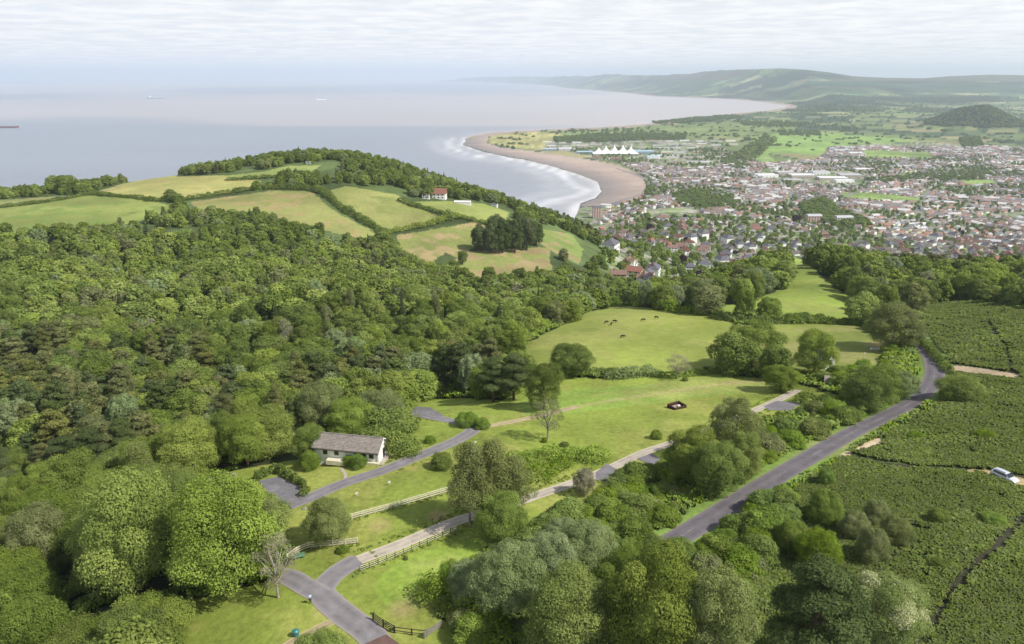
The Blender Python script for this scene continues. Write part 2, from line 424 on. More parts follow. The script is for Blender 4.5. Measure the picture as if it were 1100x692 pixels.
# farmland of the plain and far hills: a patchwork with hedges
far = y > 2300
ang = .35; wx = x + 300 * (fbm(x / 2500, y / 2500, 3, 41) - .5); wy = y + 900 * (fbm(x / 2500 + 9, y / 2500, 3, 42) - .5)
fx = (wx * math.cos(ang) + wy * math.sin(ang)); fy = (-wx * math.sin(ang) + wy * math.cos(ang))
cw = 210 + 160 * (y > 6500); ch = 330
ry = np.floor(fy / ch); fx2 = fx + hash2(ry, ry * 0, 7) * 300; rx = np.floor(fx2 / cw)
hid = hash2(rx, ry, 9); hid2 = hash2(rx, ry, 10)
pal = np.array([(.15, .20, .065), (.20, .235, .08), (.10, .15, .05), (.29, .27, .12), (.17, .23, .07), (.26, .27, .11), (.05, .085, .035), (.12, .165, .06)])
pc = .84 * pal[(hid * 7.999).astype(int)] * (.85 + .3 * hid2[:, None])
C[far] = pc[far]; cls[far] = 6
ex_ = np.minimum(fx2 / cw - rx, 1 - (fx2 / cw - rx)) * cw; ey_ = np.minimum(fy / ch - ry, 1 - (fy / ch - ry)) * ch
hedge = far & ((np.minimum(ex_, ey_) < 9 + y / 700)) & (vnoise(x / 70, y / 70, 8) > .22)
C[hedge] = (.035, .06, .025)
wood = far & (fbm(x / (420 + 900 * (y > 7500)), y / 520, 4, 51) > .60 - .05 * (y > 6000) - .05 * (z > 60)) & (y > 4300)
C[wood] = (.035, .062, .025)
hedge_mask, wood_mask = hedge, wood
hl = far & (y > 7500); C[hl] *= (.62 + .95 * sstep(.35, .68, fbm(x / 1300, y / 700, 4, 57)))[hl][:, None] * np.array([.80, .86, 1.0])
moor = far & (z > 250) & (fbm(x / 1500, y / 1500, 3, 53) > .48); C[moor] = (.09, .085, .05)
# green common by the shore, dunes and the golf links
links = inp([(524,153),(530,143),(560,141.5),(600,139.5),(660,137.5),(720,134),(800,130),(850,131),(860,142),(845,152),(760,146),(700,146),(640,147),(600,150),(590,160),(560,161)])
paint(links & far, (.155, .205, .065), .2, 6)
paint(inp([(524,153),(530,143),(560,142),(598,143),(612,148),(596,156),(580,162),(550,158)]) & far, (.33, .30, .11), .3, 6, (.24, .25, .09))
paint(inp([(806,150),(850,140),(960,148),(985,152),(975,166),(880,166),(815,165)]) & far, (.19, .29, .07), .15, 6)
paint(inp([(790,170),(820,160),(835,176),(800,180)]) & far, (.19, .27, .08), .2, 6)
# town
TOWN = [(618,222),(628,218),(640,214),(650,206),(692,212),(694,192),(668,176),(620,165),(584,158),(592,151),(690,150),(760,152),(820,176),(880,172),(890,158),(985,152),(1100,160),(1300,160),
        (1300,1150,'Y'),(1100,1080,'Y'),(1000,1000,'Y'),(900,950,'Y'),(860,900,'Y'),(790,760,'Y'),(700,640,'Y'),(655,700,'Y'),(640,900,'Y'),(628,1300,'Y')]
TOWNP = wpoly(TOWN, 2)
tm = inpoly(x, y, TOWNP)
paint(tm, (.13, .17, .07), .5, 5, (.30, .27, .24))
GREENS = [[(902,207),(935,207),(988,213),(986,217),(950,218),(912,215)], [(1022,192),(1060,193),(1080,198),(1040,200)], [(965,186),(985,184),(992,190),(970,191)],
          [(925,161),(1000,164),(1002,171),(930,170)],[(690,225),(740,222),(760,232),(700,236)],[(1040,232),(1100,228),(1100,236)]]
for g_ in GREENS[:4]: paint(inp(g_, 2), (.19, .27, .07), .15, 5)
# beach
BEACH = CO[22:] + [(618,222),(655,221),(692,213),(694,200),(690,190),(664,177),(622,169.5),(576,163),(545,159),(523,154),(525,147),(540,143.2)]
sd = coast_sd(x, y)
bm = (sd > -40) & inpoly(x, y, wpoly(BEACH, 1)) & (y > 1500)
wet = np.clip(sd / 120, 0, 1)[:, None]
bcol = (1 - wet) * np.array([.20, .175, .17]) + wet * np.array([.37, .29, .24])
bcol *= (.8 + .4 * fbm(x / 200, y / 60, 3, 61))[:, None]
C[bm] = bcol[bm]; cls[bm] = 4
mud = (sd > -60) & (sd < 70 + 60 * vnoise(x / 200, y / 200, 3)) & (y > 4300) & ~bm
C[mud] = (.33, .25, .21); cls[mud] = 4
cliff = (sd < 45) & (y < 1700) & ~bm & (x / y < .07); C[cliff] = (.16, .11, .08)

FIELDS = {
 'green': [(-90,224),(0,224),(50,217),(88,210),(130,212),(160,215),(190,222),(160,234),(140,240),(60,254),(-90,262)],
 'gold': [(103,206.5),(130,198),(165,190.5),(240,188.5),(278,194),(284,200),(240,208),(195,213.5),(150,211.5)],
 'strip': [(-90,217),(0,215),(62,211),(45,216),(0,222),(-90,222)],
 'ridge': [(205,217),(290,205),(335,206),(358,226),(404,251),(395,258),(330,244),(290,232),(215,228)],
 'mid': [(346,207),(372,200),(425,209),(470,233),(462,241),(425,247),(412,246),(365,220)],
 'house': [(440,217),(480,216),(520,219),(547,228),(543,239),(510,237),(480,228)],
 'ravine': [(425,253),(480,244),(512,238),(535,252),(505,268),(507,282),(478,272),(458,287),(430,266)],
 'brown': [(500,270),(590,266),(592,290),(570,304),(500,304),(476,292)],
 'notch': [(583,246),(614,252),(627,268),(622,284),(600,274),(580,262)],
 'top': [(242,189),(285,184),(310,178),(345,177.5),(332,186),(295,190.5),(250,193)],
 'cows': [(545,392),(556,374),(590,356),(640,333),(655,328),(700,331),(770,338),(792,342),(788,352),(792,372),(775,395),(740,402),(700,402),(660,404),(610,402),(560,404)],
 'upper': [(752,329),(800,326),(846,308),(838,278),(862,276),(876,290),(885,300),(905,315),(932,330),(935,346),(900,347),(840,344),(790,341)],
 'lower': [(785,350),(850,346),(928,350),(958,372),(945,398),(900,404),(845,404),(775,396),(785,370)],
}
fc = {'green': ((.26, .30, .075), (.20, .27, .06)), 'gold': ((.40, .37, .12), (.36, .36, .11)), 'strip': ((.33, .33, .12), (.24, .29, .08)), 'ridge': ((.29, .30, .09), (.37, .30, .12)),
      'mid': ((.31, .32, .095), (.27, .30, .08)), 'house': ((.33, .37, .10), (.29, .35, .08)), 'ravine': ((.28, .31, .085), (.40, .31, .14)), 'brown': ((.34, .27, .12), (.26, .29, .08)),
      'notch': ((.22, .29, .07), (.36, .29, .13)), 'top': ((.28, .33, .09), (.25, .30, .08)), 'cows': ((.28, .33, .062), (.32, .345, .08)), 'upper': ((.25, .32, .055), (.29, .335, .07)),
      'lower': ((.26, .31, .06), (.31, .31, .09))}
fc = {k_: tuple(tuple(np.array(c_) * np.array([.76, .77, .84])) for c_ in v_) for k_, v_ in fc.items()}
for k_, pl in FIELDS.items(): paint(inp(pl), fc[k_][0], .18, 2, fc[k_][1])
# scrubby slopes of the far headland
paint((cls == 0) & (y > 560) & (y < 1300), (.075, .105, .035), .4)
LAWN = [(215,512),(300,497),(345,490),(400,470),(432,446),(445,430),(470,427),(540,430),(570,405),(650,406),(760,399),(850,410),(905,425),(900,440),(880,440),(820,452),(770,475),(720,492),(660,530),(600,560),(540,580),(485,620),(470,660),
        (520,700),(560,730),(480,790),(300,790),(190,740),(160,700),(175,655),(245,633),(305,622),(318,590),(285,555),(215,535)]
paint(inp(LAWN), (.19, .238, .042), .25, 1, (.24, .265, .06))
paint(inp([(560,425),(620,418),(700,412),(780,404),(850,412),(840,420),(760,425),(650,440),(560,450)]), (.19, .27, .05), .2, 1, (.25, .29, .075))
paint(inp([(400,628),(430,600),(520,575),(520,590),(480,610),(460,650),(420,660)]), (.20, .28, .045), .2, 1, (.26, .29, .08))
for cxp, cyp, rr_ in ((405,565,3.2),(433,655,3),(350,655,2.5),(790,412,6),(945,370,5),(470,555,2)):
    c0 = hit(cxp, cyp); d_ = np.hypot(x - c0[0], (y - c0[1])) / rr_ + (nz - .5) * 1.6
    w_ = (np.clip(1.1 - d_, 0, 1) * .75)[:, None]; near_ = w_[:, 0] > 0
    C[near_] = (C * (1 - w_) + np.array([.36, .27, .13]) * w_)[near_]
HEATH = [(798,650),(822,600),(846,560),(850,531),(905,490),(960,462),(1004,438),(1020,410),(1012,385),(998,362),(985,332),(1000,326),(1060,324),(1100,334),(1300,340),(1300,900),(800,900),(790,720)]
HEATHP = wpoly(HEATH)
hm_ = inpoly(x + jx, y + jy, HEATHP); paint(hm_, (.062, .088, .026), .25, 3)
for g_ in ([(1100,555),(1068,590),(1040,615),(1020,640),(1000,672),(985,700)],[(1060,345),(1080,375),(1085,400)],[(905,488),(960,500),(1010,503),(1050,506),(1100,514)]):
    C[hm_ & (pdist(x, y, [pt(p) for p in g_]) < .9)] = (.05, .05, .028)

ROAD = [(712,588),(745,568),(790,540),(830,515),(872,490),(915,465),(950,448),(980,432),(997,417),(1004,402),(1002,388),(994,374),(985,362),(978,348),(972,338)]
DRIVE1 = [(425,722),(400,684),(372,662),(352,645),(346,634),(362,615),(385,602)]
PATH1 = [(385,602),(430,585),(485,562),(530,548),(575,533),(640,510),(690,487),(716,478),(760,462),(800,446),(820,437),(842,427),(856,419)]
DRIVE2 = [(296,548),(330,536),(370,519),(410,506),(450,490),(480,478),(500,468),(508,461),(497,455),(470,449),(447,443)]
TRACK = [(508,461),(540,455),(570,449),(620,437),(665,429),(720,421),(780,412),(830,409)]
for ln_, w_, k_ in ((TRACK, 1.5, .5), (TRACK, .8, .25)):
    q_ = np.exp(-(pdist(x, y, resample([pt(p) for p in ln_], 4)) / w_) ** 2)[:, None] * k_ * (.5 + nz[:, None]); q_ = q_ * (cls == 1)[:, None]; C[:] = C * (1 - q_) + np.array([.34, .29, .13]) * q_
rw = [pt(p) for p in ROAD]
dr = pdist(x, y, rw); vm = (dr < 4.2 + 3 * nz) & (y < 420)
paint(vm, (.15, .22, .05), .3, None, (.21, .24, .08))
sandy = inp([(1008,392),(1030,393),(1060,397),(1094,402),(1092,408),(1070,404),(1030,399),(1010,400)]) | inp([(905,488),(935,475),(945,470),(948,476),(925,484),(912,492)])
paint(sandy, (.42, .33, .22), .2); 
paint(inp([(1040,505),(1062,505),(1100,514),(1160,532),(1160,540),(1098,523),(1062,512),(1042,509)]), (.36, .29, .15), .2)

near_names = {0: ('woodland_floor', 'floor'), 1: ('lawn', 'grass'), 2: ('pasture', 'pasture'), 3: ('heath', 'heath'), 4: ('beach', 'sand'), 5: ('town_ground', 'town'), 6: ('farmland', 'farm')}
fcl = np.maximum(np.maximum(cls.reshape(NR, NC)[:-1, :-1], 0), 0)
keep = np.maximum.reduce([HZ[:-1, :-1], HZ[1:, :-1], HZ[:-1, 1:], HZ[1:, 1:]]) > -3
ii, jj = np.meshgrid(np.arange(NR - 1), np.arange(NC - 1), indexing='ij')
v00 = ii * NC + jj
quads = np.stack([v00, v00 + 1, v00 + NC + 1, v00 + NC], -1)
P3 = np.stack([x, y, z], -1)
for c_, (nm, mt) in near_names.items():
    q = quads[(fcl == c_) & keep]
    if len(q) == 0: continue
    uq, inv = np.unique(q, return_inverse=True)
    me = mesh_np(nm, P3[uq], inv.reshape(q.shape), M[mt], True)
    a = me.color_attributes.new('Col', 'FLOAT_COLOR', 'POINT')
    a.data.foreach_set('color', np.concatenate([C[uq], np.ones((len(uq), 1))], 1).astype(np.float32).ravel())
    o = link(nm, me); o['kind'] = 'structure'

# ------------------------------------------------------------------ the sea
srow = np.concatenate([rows[rows > 500][::2], np.geomspace(46500, 130000, 60)])
su = us[::2]; SX = (su[None] * srow[:, None]).ravel(); SY = np.repeat(srow, len(su))
ssd = coast_sd(SX, SY)
base = np.array([.215, .24, .28]); silt = np.array([.38, .35, .345])
band = fbm(SX / 5200 + 3, SY / (900 + SY * .12), 5, 71)  # broad bands put both silt patches and cloud shadows into the water colour
w = sstep(.42, .60, band)
near_c = np.exp(-np.clip(-ssd, 0, None) / 1500)
w = np.clip(w * .7 + near_c * .6 * (SY > 1500) * sstep(-500, 2500, SX + SY * .1), 0, 1)
SC = base * (1 - w[:, None]) + silt * w[:, None]
SC *= (.92 + .2 * fbm(SX / 2600, SY / (300 + SY * .08), 4, 75))[:, None]
wob = (fbm(SX / 260, SY / 200, 4, 81) - .5) * 130
surf = np.zeros(len(SX))
for d0, w0, s0 in ((6, 15, .8), (75, 22, 1.0), (150, 40, .3)):
    surf = surf + s0 * np.exp(-((-ssd - d0 - wob * min(1, d0 / 60)) / w0) ** 2)
surf = .5 * np.clip(surf, 0, 1) * (SY > 1450) * (SY < 4300) * (.55 + .45 * sstep(.35, .6, fbm(SX / 170, SY / 150, 3, 83)))
shal = (np.exp(-np.clip(-ssd, 0, None) / 90) * (SY > 1450) * (SY < 6000))[:, None] * .5
SC = SC * (1 - shal) + np.array([.44, .40, .38]) * shal
SC = SC * (1 - surf[:, None]) + np.array([.88, .88, .88]) * surf[:, None]
nr, nc = len(srow), len(su)
i2, j2 = np.meshgrid(np.arange(nr - 1), np.arange(nc - 1), indexing='ij'); w00 = i2 * nc + j2
sq = np.stack([w00, w00 + 1, w00 + nc + 1, w00 + nc], -1)
hs_ = np.where(SY < 46000, hgt(SX, SY), -5).reshape(nr, nc)
kp = np.minimum.reduce([hs_[:-1, :-1], hs_[1:, :-1], hs_[:-1, 1:], hs_[1:, 1:]]) < 1.0
sq = sq[kp]; uq, inv = np.unique(sq, return_inverse=True)
m, nt, out = new_mat('sea_water'); a = N(nt, 'ShaderNodeAttribute', attribute_name='Col')
v = coords(nt, (.02, .035, 1)); nn = noise(nt, 1, 6, .65, v)
cc = mixc(nt, .16, a.outputs[0], ramp(nt, nn, [(.3, (.3, .3, .3)), (.7, (1, 1, 1))]), 'OVERLAY')
p = princ(nt, out, cc, .42, .28, 0, nn, .25, 1.2)
M['sea'] = m
me = mesh_np('sea', np.stack([SX[uq], SY[uq], np.zeros(len(uq))], -1), inv.reshape(sq.shape), m, True)
a = me.color_attributes.new('Col', 'FLOAT_COLOR', 'POINT')
a.data.foreach_set('color', np.concatenate([SC[uq], np.ones((len(uq), 1))], 1).astype(np.float32).ravel())
o = link('sea', me); o['kind'] = 'structure'

# ------------------------------------------------------------------ sky, sun, haze
SUN_EL, SUN_AZ = R(47), R(113)     # azimuth clockwise from +Y (the view) : the sun stands to the right
wd = bpy.data.worlds.new("World"); scene.world = wd; wd.use_nodes = True
nt = wd.node_tree; nt.nodes.clear()
out = N(nt, 'ShaderNodeOutputWorld'); bg = N(nt, 'ShaderNodeBackground')
sky = N(nt, 'ShaderNodeTexSky', sky_type='NISHITA'); sky.sun_disc = False
sky.sun_elevation = SUN_EL; sky.sun_rotation = SUN_AZ; sky.air_density = 1.0; sky.dust_density = 1.2; sky.altitude = 300
tc = N(nt, 'ShaderNodeTexCoord'); sep = N(nt, 'ShaderNodeSeparateXYZ'); L(nt, tc.outputs['Generated'], sep.inputs[0])
den = N(nt, 'ShaderNodeMath', operation='MAXIMUM'); L(nt, sep.outputs[2], den.inputs[0]); den.inputs[1].default_value = 0.0
den2 = N(nt, 'ShaderNodeMath', operation='ADD'); L(nt, den.outputs[0], den2.inputs[0]); den2.inputs[1].default_value = .03
dx = N(nt, 'ShaderNodeMath', operation='DIVIDE'); L(nt, sep.outputs[0], dx.inputs[0]); L(nt, den2.outputs[0], dx.inputs[1])
dy = N(nt, 'ShaderNodeMath', operation='DIVIDE'); L(nt, sep.outputs[1], dy.inputs[0]); L(nt, den2.outputs[0], dy.inputs[1])
cmb = N(nt, 'ShaderNodeCombineXYZ'); L(nt, dx.outputs[0], cmb.inputs[0]); L(nt, dy.outputs[0], cmb.inputs[1])
c1 = noise(nt, .55, 7, .6, cmb.outputs[0], .3); 
cl = ramp(nt, c1, [(.30, (.9, .9, .9)), (.62, (1, 1, 1))])
tone = ramp(nt, noise(nt, 1.6, 6, .6, cmb.outputs[0], .2), [(.40, (8.7, 8.95, 9.4)), (.60, (10.4, 10.4, 10.4))])
lo_ = N(nt, 'ShaderNodeMapRange'); L(nt, sep.outputs[2], lo_.inputs[0]); lo_.inputs[1].default_value = .12; lo_.inputs[2].default_value = .5; lo_.inputs[3].default_value = 1; lo_.inputs[4].default_value = .3
cl2 = N(nt, 'ShaderNodeMath', operation='MULTIPLY'); L(nt, cl, cl2.inputs[0]); L(nt, lo_.outputs[0], cl2.inputs[1])
mixs = mixc(nt, cl2.outputs[0], sky.outputs[0], tone)      # cloud cover closes up towards the horizon, thinned unseen overhead to lower the fill light
L(nt, mixs, bg.inputs[0]); bg.inputs[1].default_value = .086; L(nt, bg.outputs[0], out.inputs[0])
sd_ = bpy.data.lights.new('sun', 'SUN'); so = bpy.data.objects.new('sun', sd_); COL.objects.link(so)
sd_.energy = 4.9; sd_.angle = R(.8); sd_.color = (1, .955, .88)
dirv = Vector((math.sin(SUN_AZ) * math.cos(SUN_EL), math.cos(SUN_AZ) * math.cos(SUN_EL), math.sin(SUN_EL)))
so.rotation_euler = dirv.to_track_quat('Z', 'Y').to_euler(); so.location = (0, 0, 600)
HX, HY0, HY1, HZ0, HZ1 = 175000, -1500, 131000, -14, 760
V = [(sx, sy, sz) for sz in (HZ0, HZ1) for sx, sy in ((-HX, HY0), (HX, HY0), (HX, HY1), (-HX, HY1))]
m, nt, out = new_mat('haze'); pv = N(nt, 'ShaderNodeVolumePrincipled')
pv.inputs['Color'].default_value = (.74, .84, .97, 1); pv.inputs['Density'].default_value = 5.0e-5; pv.inputs['Anisotropy'].default_value = .2
L(nt, pv.outputs[0], out.inputs['Volume'])
me = mesh_np('haze', V, [(3,2,1,0),(4,5,6,7),(0,1,5,4),(1,2,6,5),(2,3,7,6),(3,0,4,7)], m)
o = link('haze', me); o['kind'] = 'stuff'
scene.view_settings.view_transform = 'Standard'; scene.view_settings.look = 'None'; scene.view_settings.gamma = 1
scene.view_settings.exposure = 0.26
scene.cycles.use_denoising = True; scene.cycles.max_bounces = 5; scene.cycles.diffuse_bounces = 2; scene.cycles.glossy_bounces = 1
scene.cycles.transmission_bounces = 3; scene.cycles.volume_bounces = 1; scene.cycles.transparent_max_bounces = 4

# ------------------------------------------------------------------ roads, drives and paths
def ribbon(name, pix, width, mat, dz=.06, step=1.2, world=False, label=None, wob=.0):
    C2 = resample(pix if world else [pt(p) for p in pix], step)
    T = np.gradient(C2, axis=0); T /= np.linalg.norm(T, axis=1)[:, None]; Nn = np.stack([-T[:, 1], T[:, 0]], -1)
    ks = np.array([-1, -.82, -.5, 0, .5, .82, 1]) * width / 2; nk = len(ks)
    wv = 1 + wob * (fbm(np.arange(len(C2)) / 4, np.zeros(len(C2)), 3, 5) - .5)
    P = C2[:, None, :] + Nn[:, None, :] * ks[None, :, None] * wv[:, None, None]
    X, Y = P[..., 0].ravel(), P[..., 1].ravel(); Zr = hgt(X, Y) + dz
    i, j = np.meshgrid(np.arange(len(C2) - 1), np.arange(nk - 1), indexing='ij'); a = i * nk + j
    f = np.stack([a, a + nk, a + nk + 1, a + 1], -1).reshape(-1, 4)
    me = mesh_np(name, np.stack([X, Y, Zr], -1), f, mat, True)
    at = me.attributes.new('edge', 'FLOAT', 'POINT')
    e = np.tile(np.array([.9, .35, 0, .30, 0, .35, .9]), len(C2)); at.data.foreach_set('value', e.astype(np.float32))
    o = link(name, me); o['kind'] = 'structure'
    return C2, Nn
rc, rn = ribbon('road', ROAD, 5.0, M['asphalt'], .07)
ribbon('driveway', DRIVE1, 4.2, M['drive'], .065)
ribbon('footpath', PATH1, 2.7, M['gravel'], .06)
ribbon('driveway', DRIVE2, 3.9, M['drive'], .065)
ribbon('driveway', [(346,640),(328,630),(313,621),(300,618)], 3.6, M['drive'], .072)
ribbon('track', TRACK[:4], 2.4, M['track'], .045, wob=.5)
ribbon('track', [(380,660),(350,671),(325,684),(300,700)], 1.6, M['track'], .05, wob=.6)
ribbon('track', [(366,503),(371,510),(370,517)], .7, M['gravel'], .05, wob=.5)
ribbon('footpath', [(640,604),(664,598),(690,592)], 3.2, M['gravel'], .05)
def patch(name, pl, mat, dz=.05, kind='structure'):
    P = wpoly(pl, 6); c = P.mean(0); rings = [c + (P - c) * k for k in (.02, .35, .7, 1.0)]
    V = np.concatenate(rings); Zp = hgt(V[:, 0], V[:, 1]) + dz; n_ = len(P); f = []
    for r in range(3):
        for i in range(n_): f.append((r*n_+i, r*n_+(i+1) % n_, (r+1)*n_+(i+1) % n_, (r+1)*n_+i))
    f.append(None); f.pop()
    me = mesh_np(name, np.c_[V, Zp], np.array(f)[:, ::-1], mat, True)
    o = link(name, me); o['kind'] = kind; return o
STREETS = [[(655,219),(700,206),(760,197),(830,202),(900,204),(1000,203),(1100,200)], [(880,243),(900,218),(925,202),(960,175)], [(1000,248),(985,222),(1010,198),(1060,172)],
           [(690,240),(740,246),(800,233),(860,224),(940,226),(1040,243),(1100,252)], [(662,181),(694,193),(697,212),(664,226)], [(760,265),(790,245),(830,236),(850,214),(846,196)]]
for s_ in STREETS: ribbon('road', s_, 9, M['drive'], .5, step=12)
patch('parking_area', [(278,517),(300,512),(323,524),(330,535),(302,548)], M['drive'], .085)
patch('parking_area', [(640,508),(652,498),(678,515),(662,519),(640,516)], M['drive'], .08)
patch('parking_area', [(684,493),(700,487),(718,499),(706,503)], M['drive'], .08)
patch('parking_area', [(820,437),(834,431),(862,433),(850,441),(826,441)], M['drive'], .08)
patch('parking_area', [(563,672),(590,650),(620,655),(610,690),(575,685)], M['drive'], .08)
patch('road', [(392,692),(415,682),(440,700),(470,730),(430,740)], M['red_tarmac'], .09)
patch('gravel_area', [(196,524),(225,512),(252,508),(256,512),(230,522),(205,531)], M['gravel'], .05)
patch('driveway', [(440,447),(446,437),(462,438),(476,446),(468,452)], M['drive'], .075)
# centre line dashes, built like the road in one sheet above it
V = []; f = []
cum = np.r_[0, np.cumsum(np.hypot(*np.diff(rc, axis=0).T))]; tot = cum[-1]
s = 4.0
while s < tot - 6:
    for k in range(3):
        for e in (0, 1):
            ss = s + k * 1.4 + e * 1.4
            c = np.array([np.interp(ss, cum, rc[:, 0]), np.interp(ss, cum, rc[:, 1])]); nn_ = np.array([np.interp(ss, cum, rn[:, 0]), np.interp(ss, cum, rn[:, 1])])
            for sg in (-.055, .055):
                q = c + nn_ * sg; V.append((*q, hgt(q[0], q[1])[0] + .078))
        b = len(V) - 4; f.append((b, b + 2, b + 3, b + 1))
    s += 15
me = mesh_np('centre_line', V, f, M['white_line']); o = link('road_marking', me); o['kind'] = 'structure'
# ------------------------------------------------------------------ vegetation
def leafcloud(lobes, nleaf, size, rg, shell=(.70, 1.12), jit=.42, zlo=-.55, elong=1.0, upright=0.0, cull=.80):
    """leaf sprays spread over the outsides of many lobes; returns V, F, tint"""
    lob = np.array(lobes, float); c = lob[:, :3]; r = lob[:, 3:6]
    wgt = (r[:, 0] * r[:, 1] * r[:, 2]) ** (2 / 3); k = rg.choice(len(lob), int(nleaf * 1.9), p=wgt / wgt.sum())
    d = rg.normal(size=(len(k), 3)); d /= np.linalg.norm(d, axis=1)[:, None]
    d[:, 2] = np.where(d[:, 2] < zlo, -d[:, 2], d[:, 2])
    rad = rg.uniform(shell[0], shell[1], len(k))
    bump = 1 + .10 * np.sin(d[:, 0] * 7 + k) * np.sin(d[:, 1] * 6 + 2 * k) + .07 * np.sin(d[:, 2] * 11 + k)
    P = c[k] + d * r[k] * (rad * bump)[:, None]
    ok = np.ones(len(k), bool)
    for i in range(len(lob)):
        q = ((P - c[i]) / r[i]); ok &= ~(((q * q).sum(1) < cull * cull) & (k != i))
    P, d, k = P[ok][:nleaf], d[ok][:nleaf], k[ok][:nleaf]; n_ = len(P)
    nrm = d / r[k] * r[k].mean(1)[:, None]; nrm /= np.linalg.norm(nrm, axis=1)[:, None]
    nrm = nrm + rg.normal(size=(n_, 3)) * jit; nrm[:, 2] += .25; nrm /= np.linalg.norm(nrm, axis=1)[:, None]
    a = rg.normal(size=(n_, 3)); a[:, 2] *= (1 + upright * 3); t = a - (a * nrm).sum(1)[:, None] * nrm; t /= np.linalg.norm(t, axis=1)[:, None]
    b = np.cross(nrm, t); s = size * rg.uniform(.6, 1.35, n_)[:, None] * .5
    tt, bb = t * s * elong, b * s / elong
    sk = rg.uniform(.5, 1.0, (n_, 1))
    V = np.stack([P - tt * 1.05 - bb * .25, P + bb * sk - tt * .1, P + tt * 1.1 + bb * .2, P - bb * sk + tt * .15], 1).reshape(-1, 3)
    Fq = np.arange(n_ * 4).reshape(-1, 4)
    lt = rg.uniform(0, 1, len(lob))
    tint = np.clip(.5 + .55 * (lt[k] - .5) + rg.normal(0, .12, n_), 0, 1)
    return V, Fq, tint
def tubes(segs, sides=6):
    V = []; F_ = []
    for p0, p1, r0, r1 in segs:
        p0, p1 = np.array(p0, float), np.array(p1, float); d = p1 - p0; d /= np.linalg.norm(d) + 1e-9
        a = np.cross(d, [0, 0, 1]) if abs(d[2]) < .9 else np.cross(d, [1, 0, 0]); a /= np.linalg.norm(a); b = np.cross(d, a)
        o_ = len(V)
        for p, r in ((p0, r0), (p1, r1)):
            for i in range(sides):
                th = 2 * math.pi * i / sides; V.append(p + (a * math.cos(th) + b * math.sin(th)) * r)
        for i in range(sides): F_.append((o_ + i, o_ + (i + 1) % sides, o_ + sides + (i + 1) % sides, o_ + sides + i))
    return np.array(V), np.array(F_)
def set_tint(me, tint):
    a = me.attributes.new('tint', 'FLOAT', 'FACE'); a.data.foreach_set('value', np.asarray(tint, np.float32))
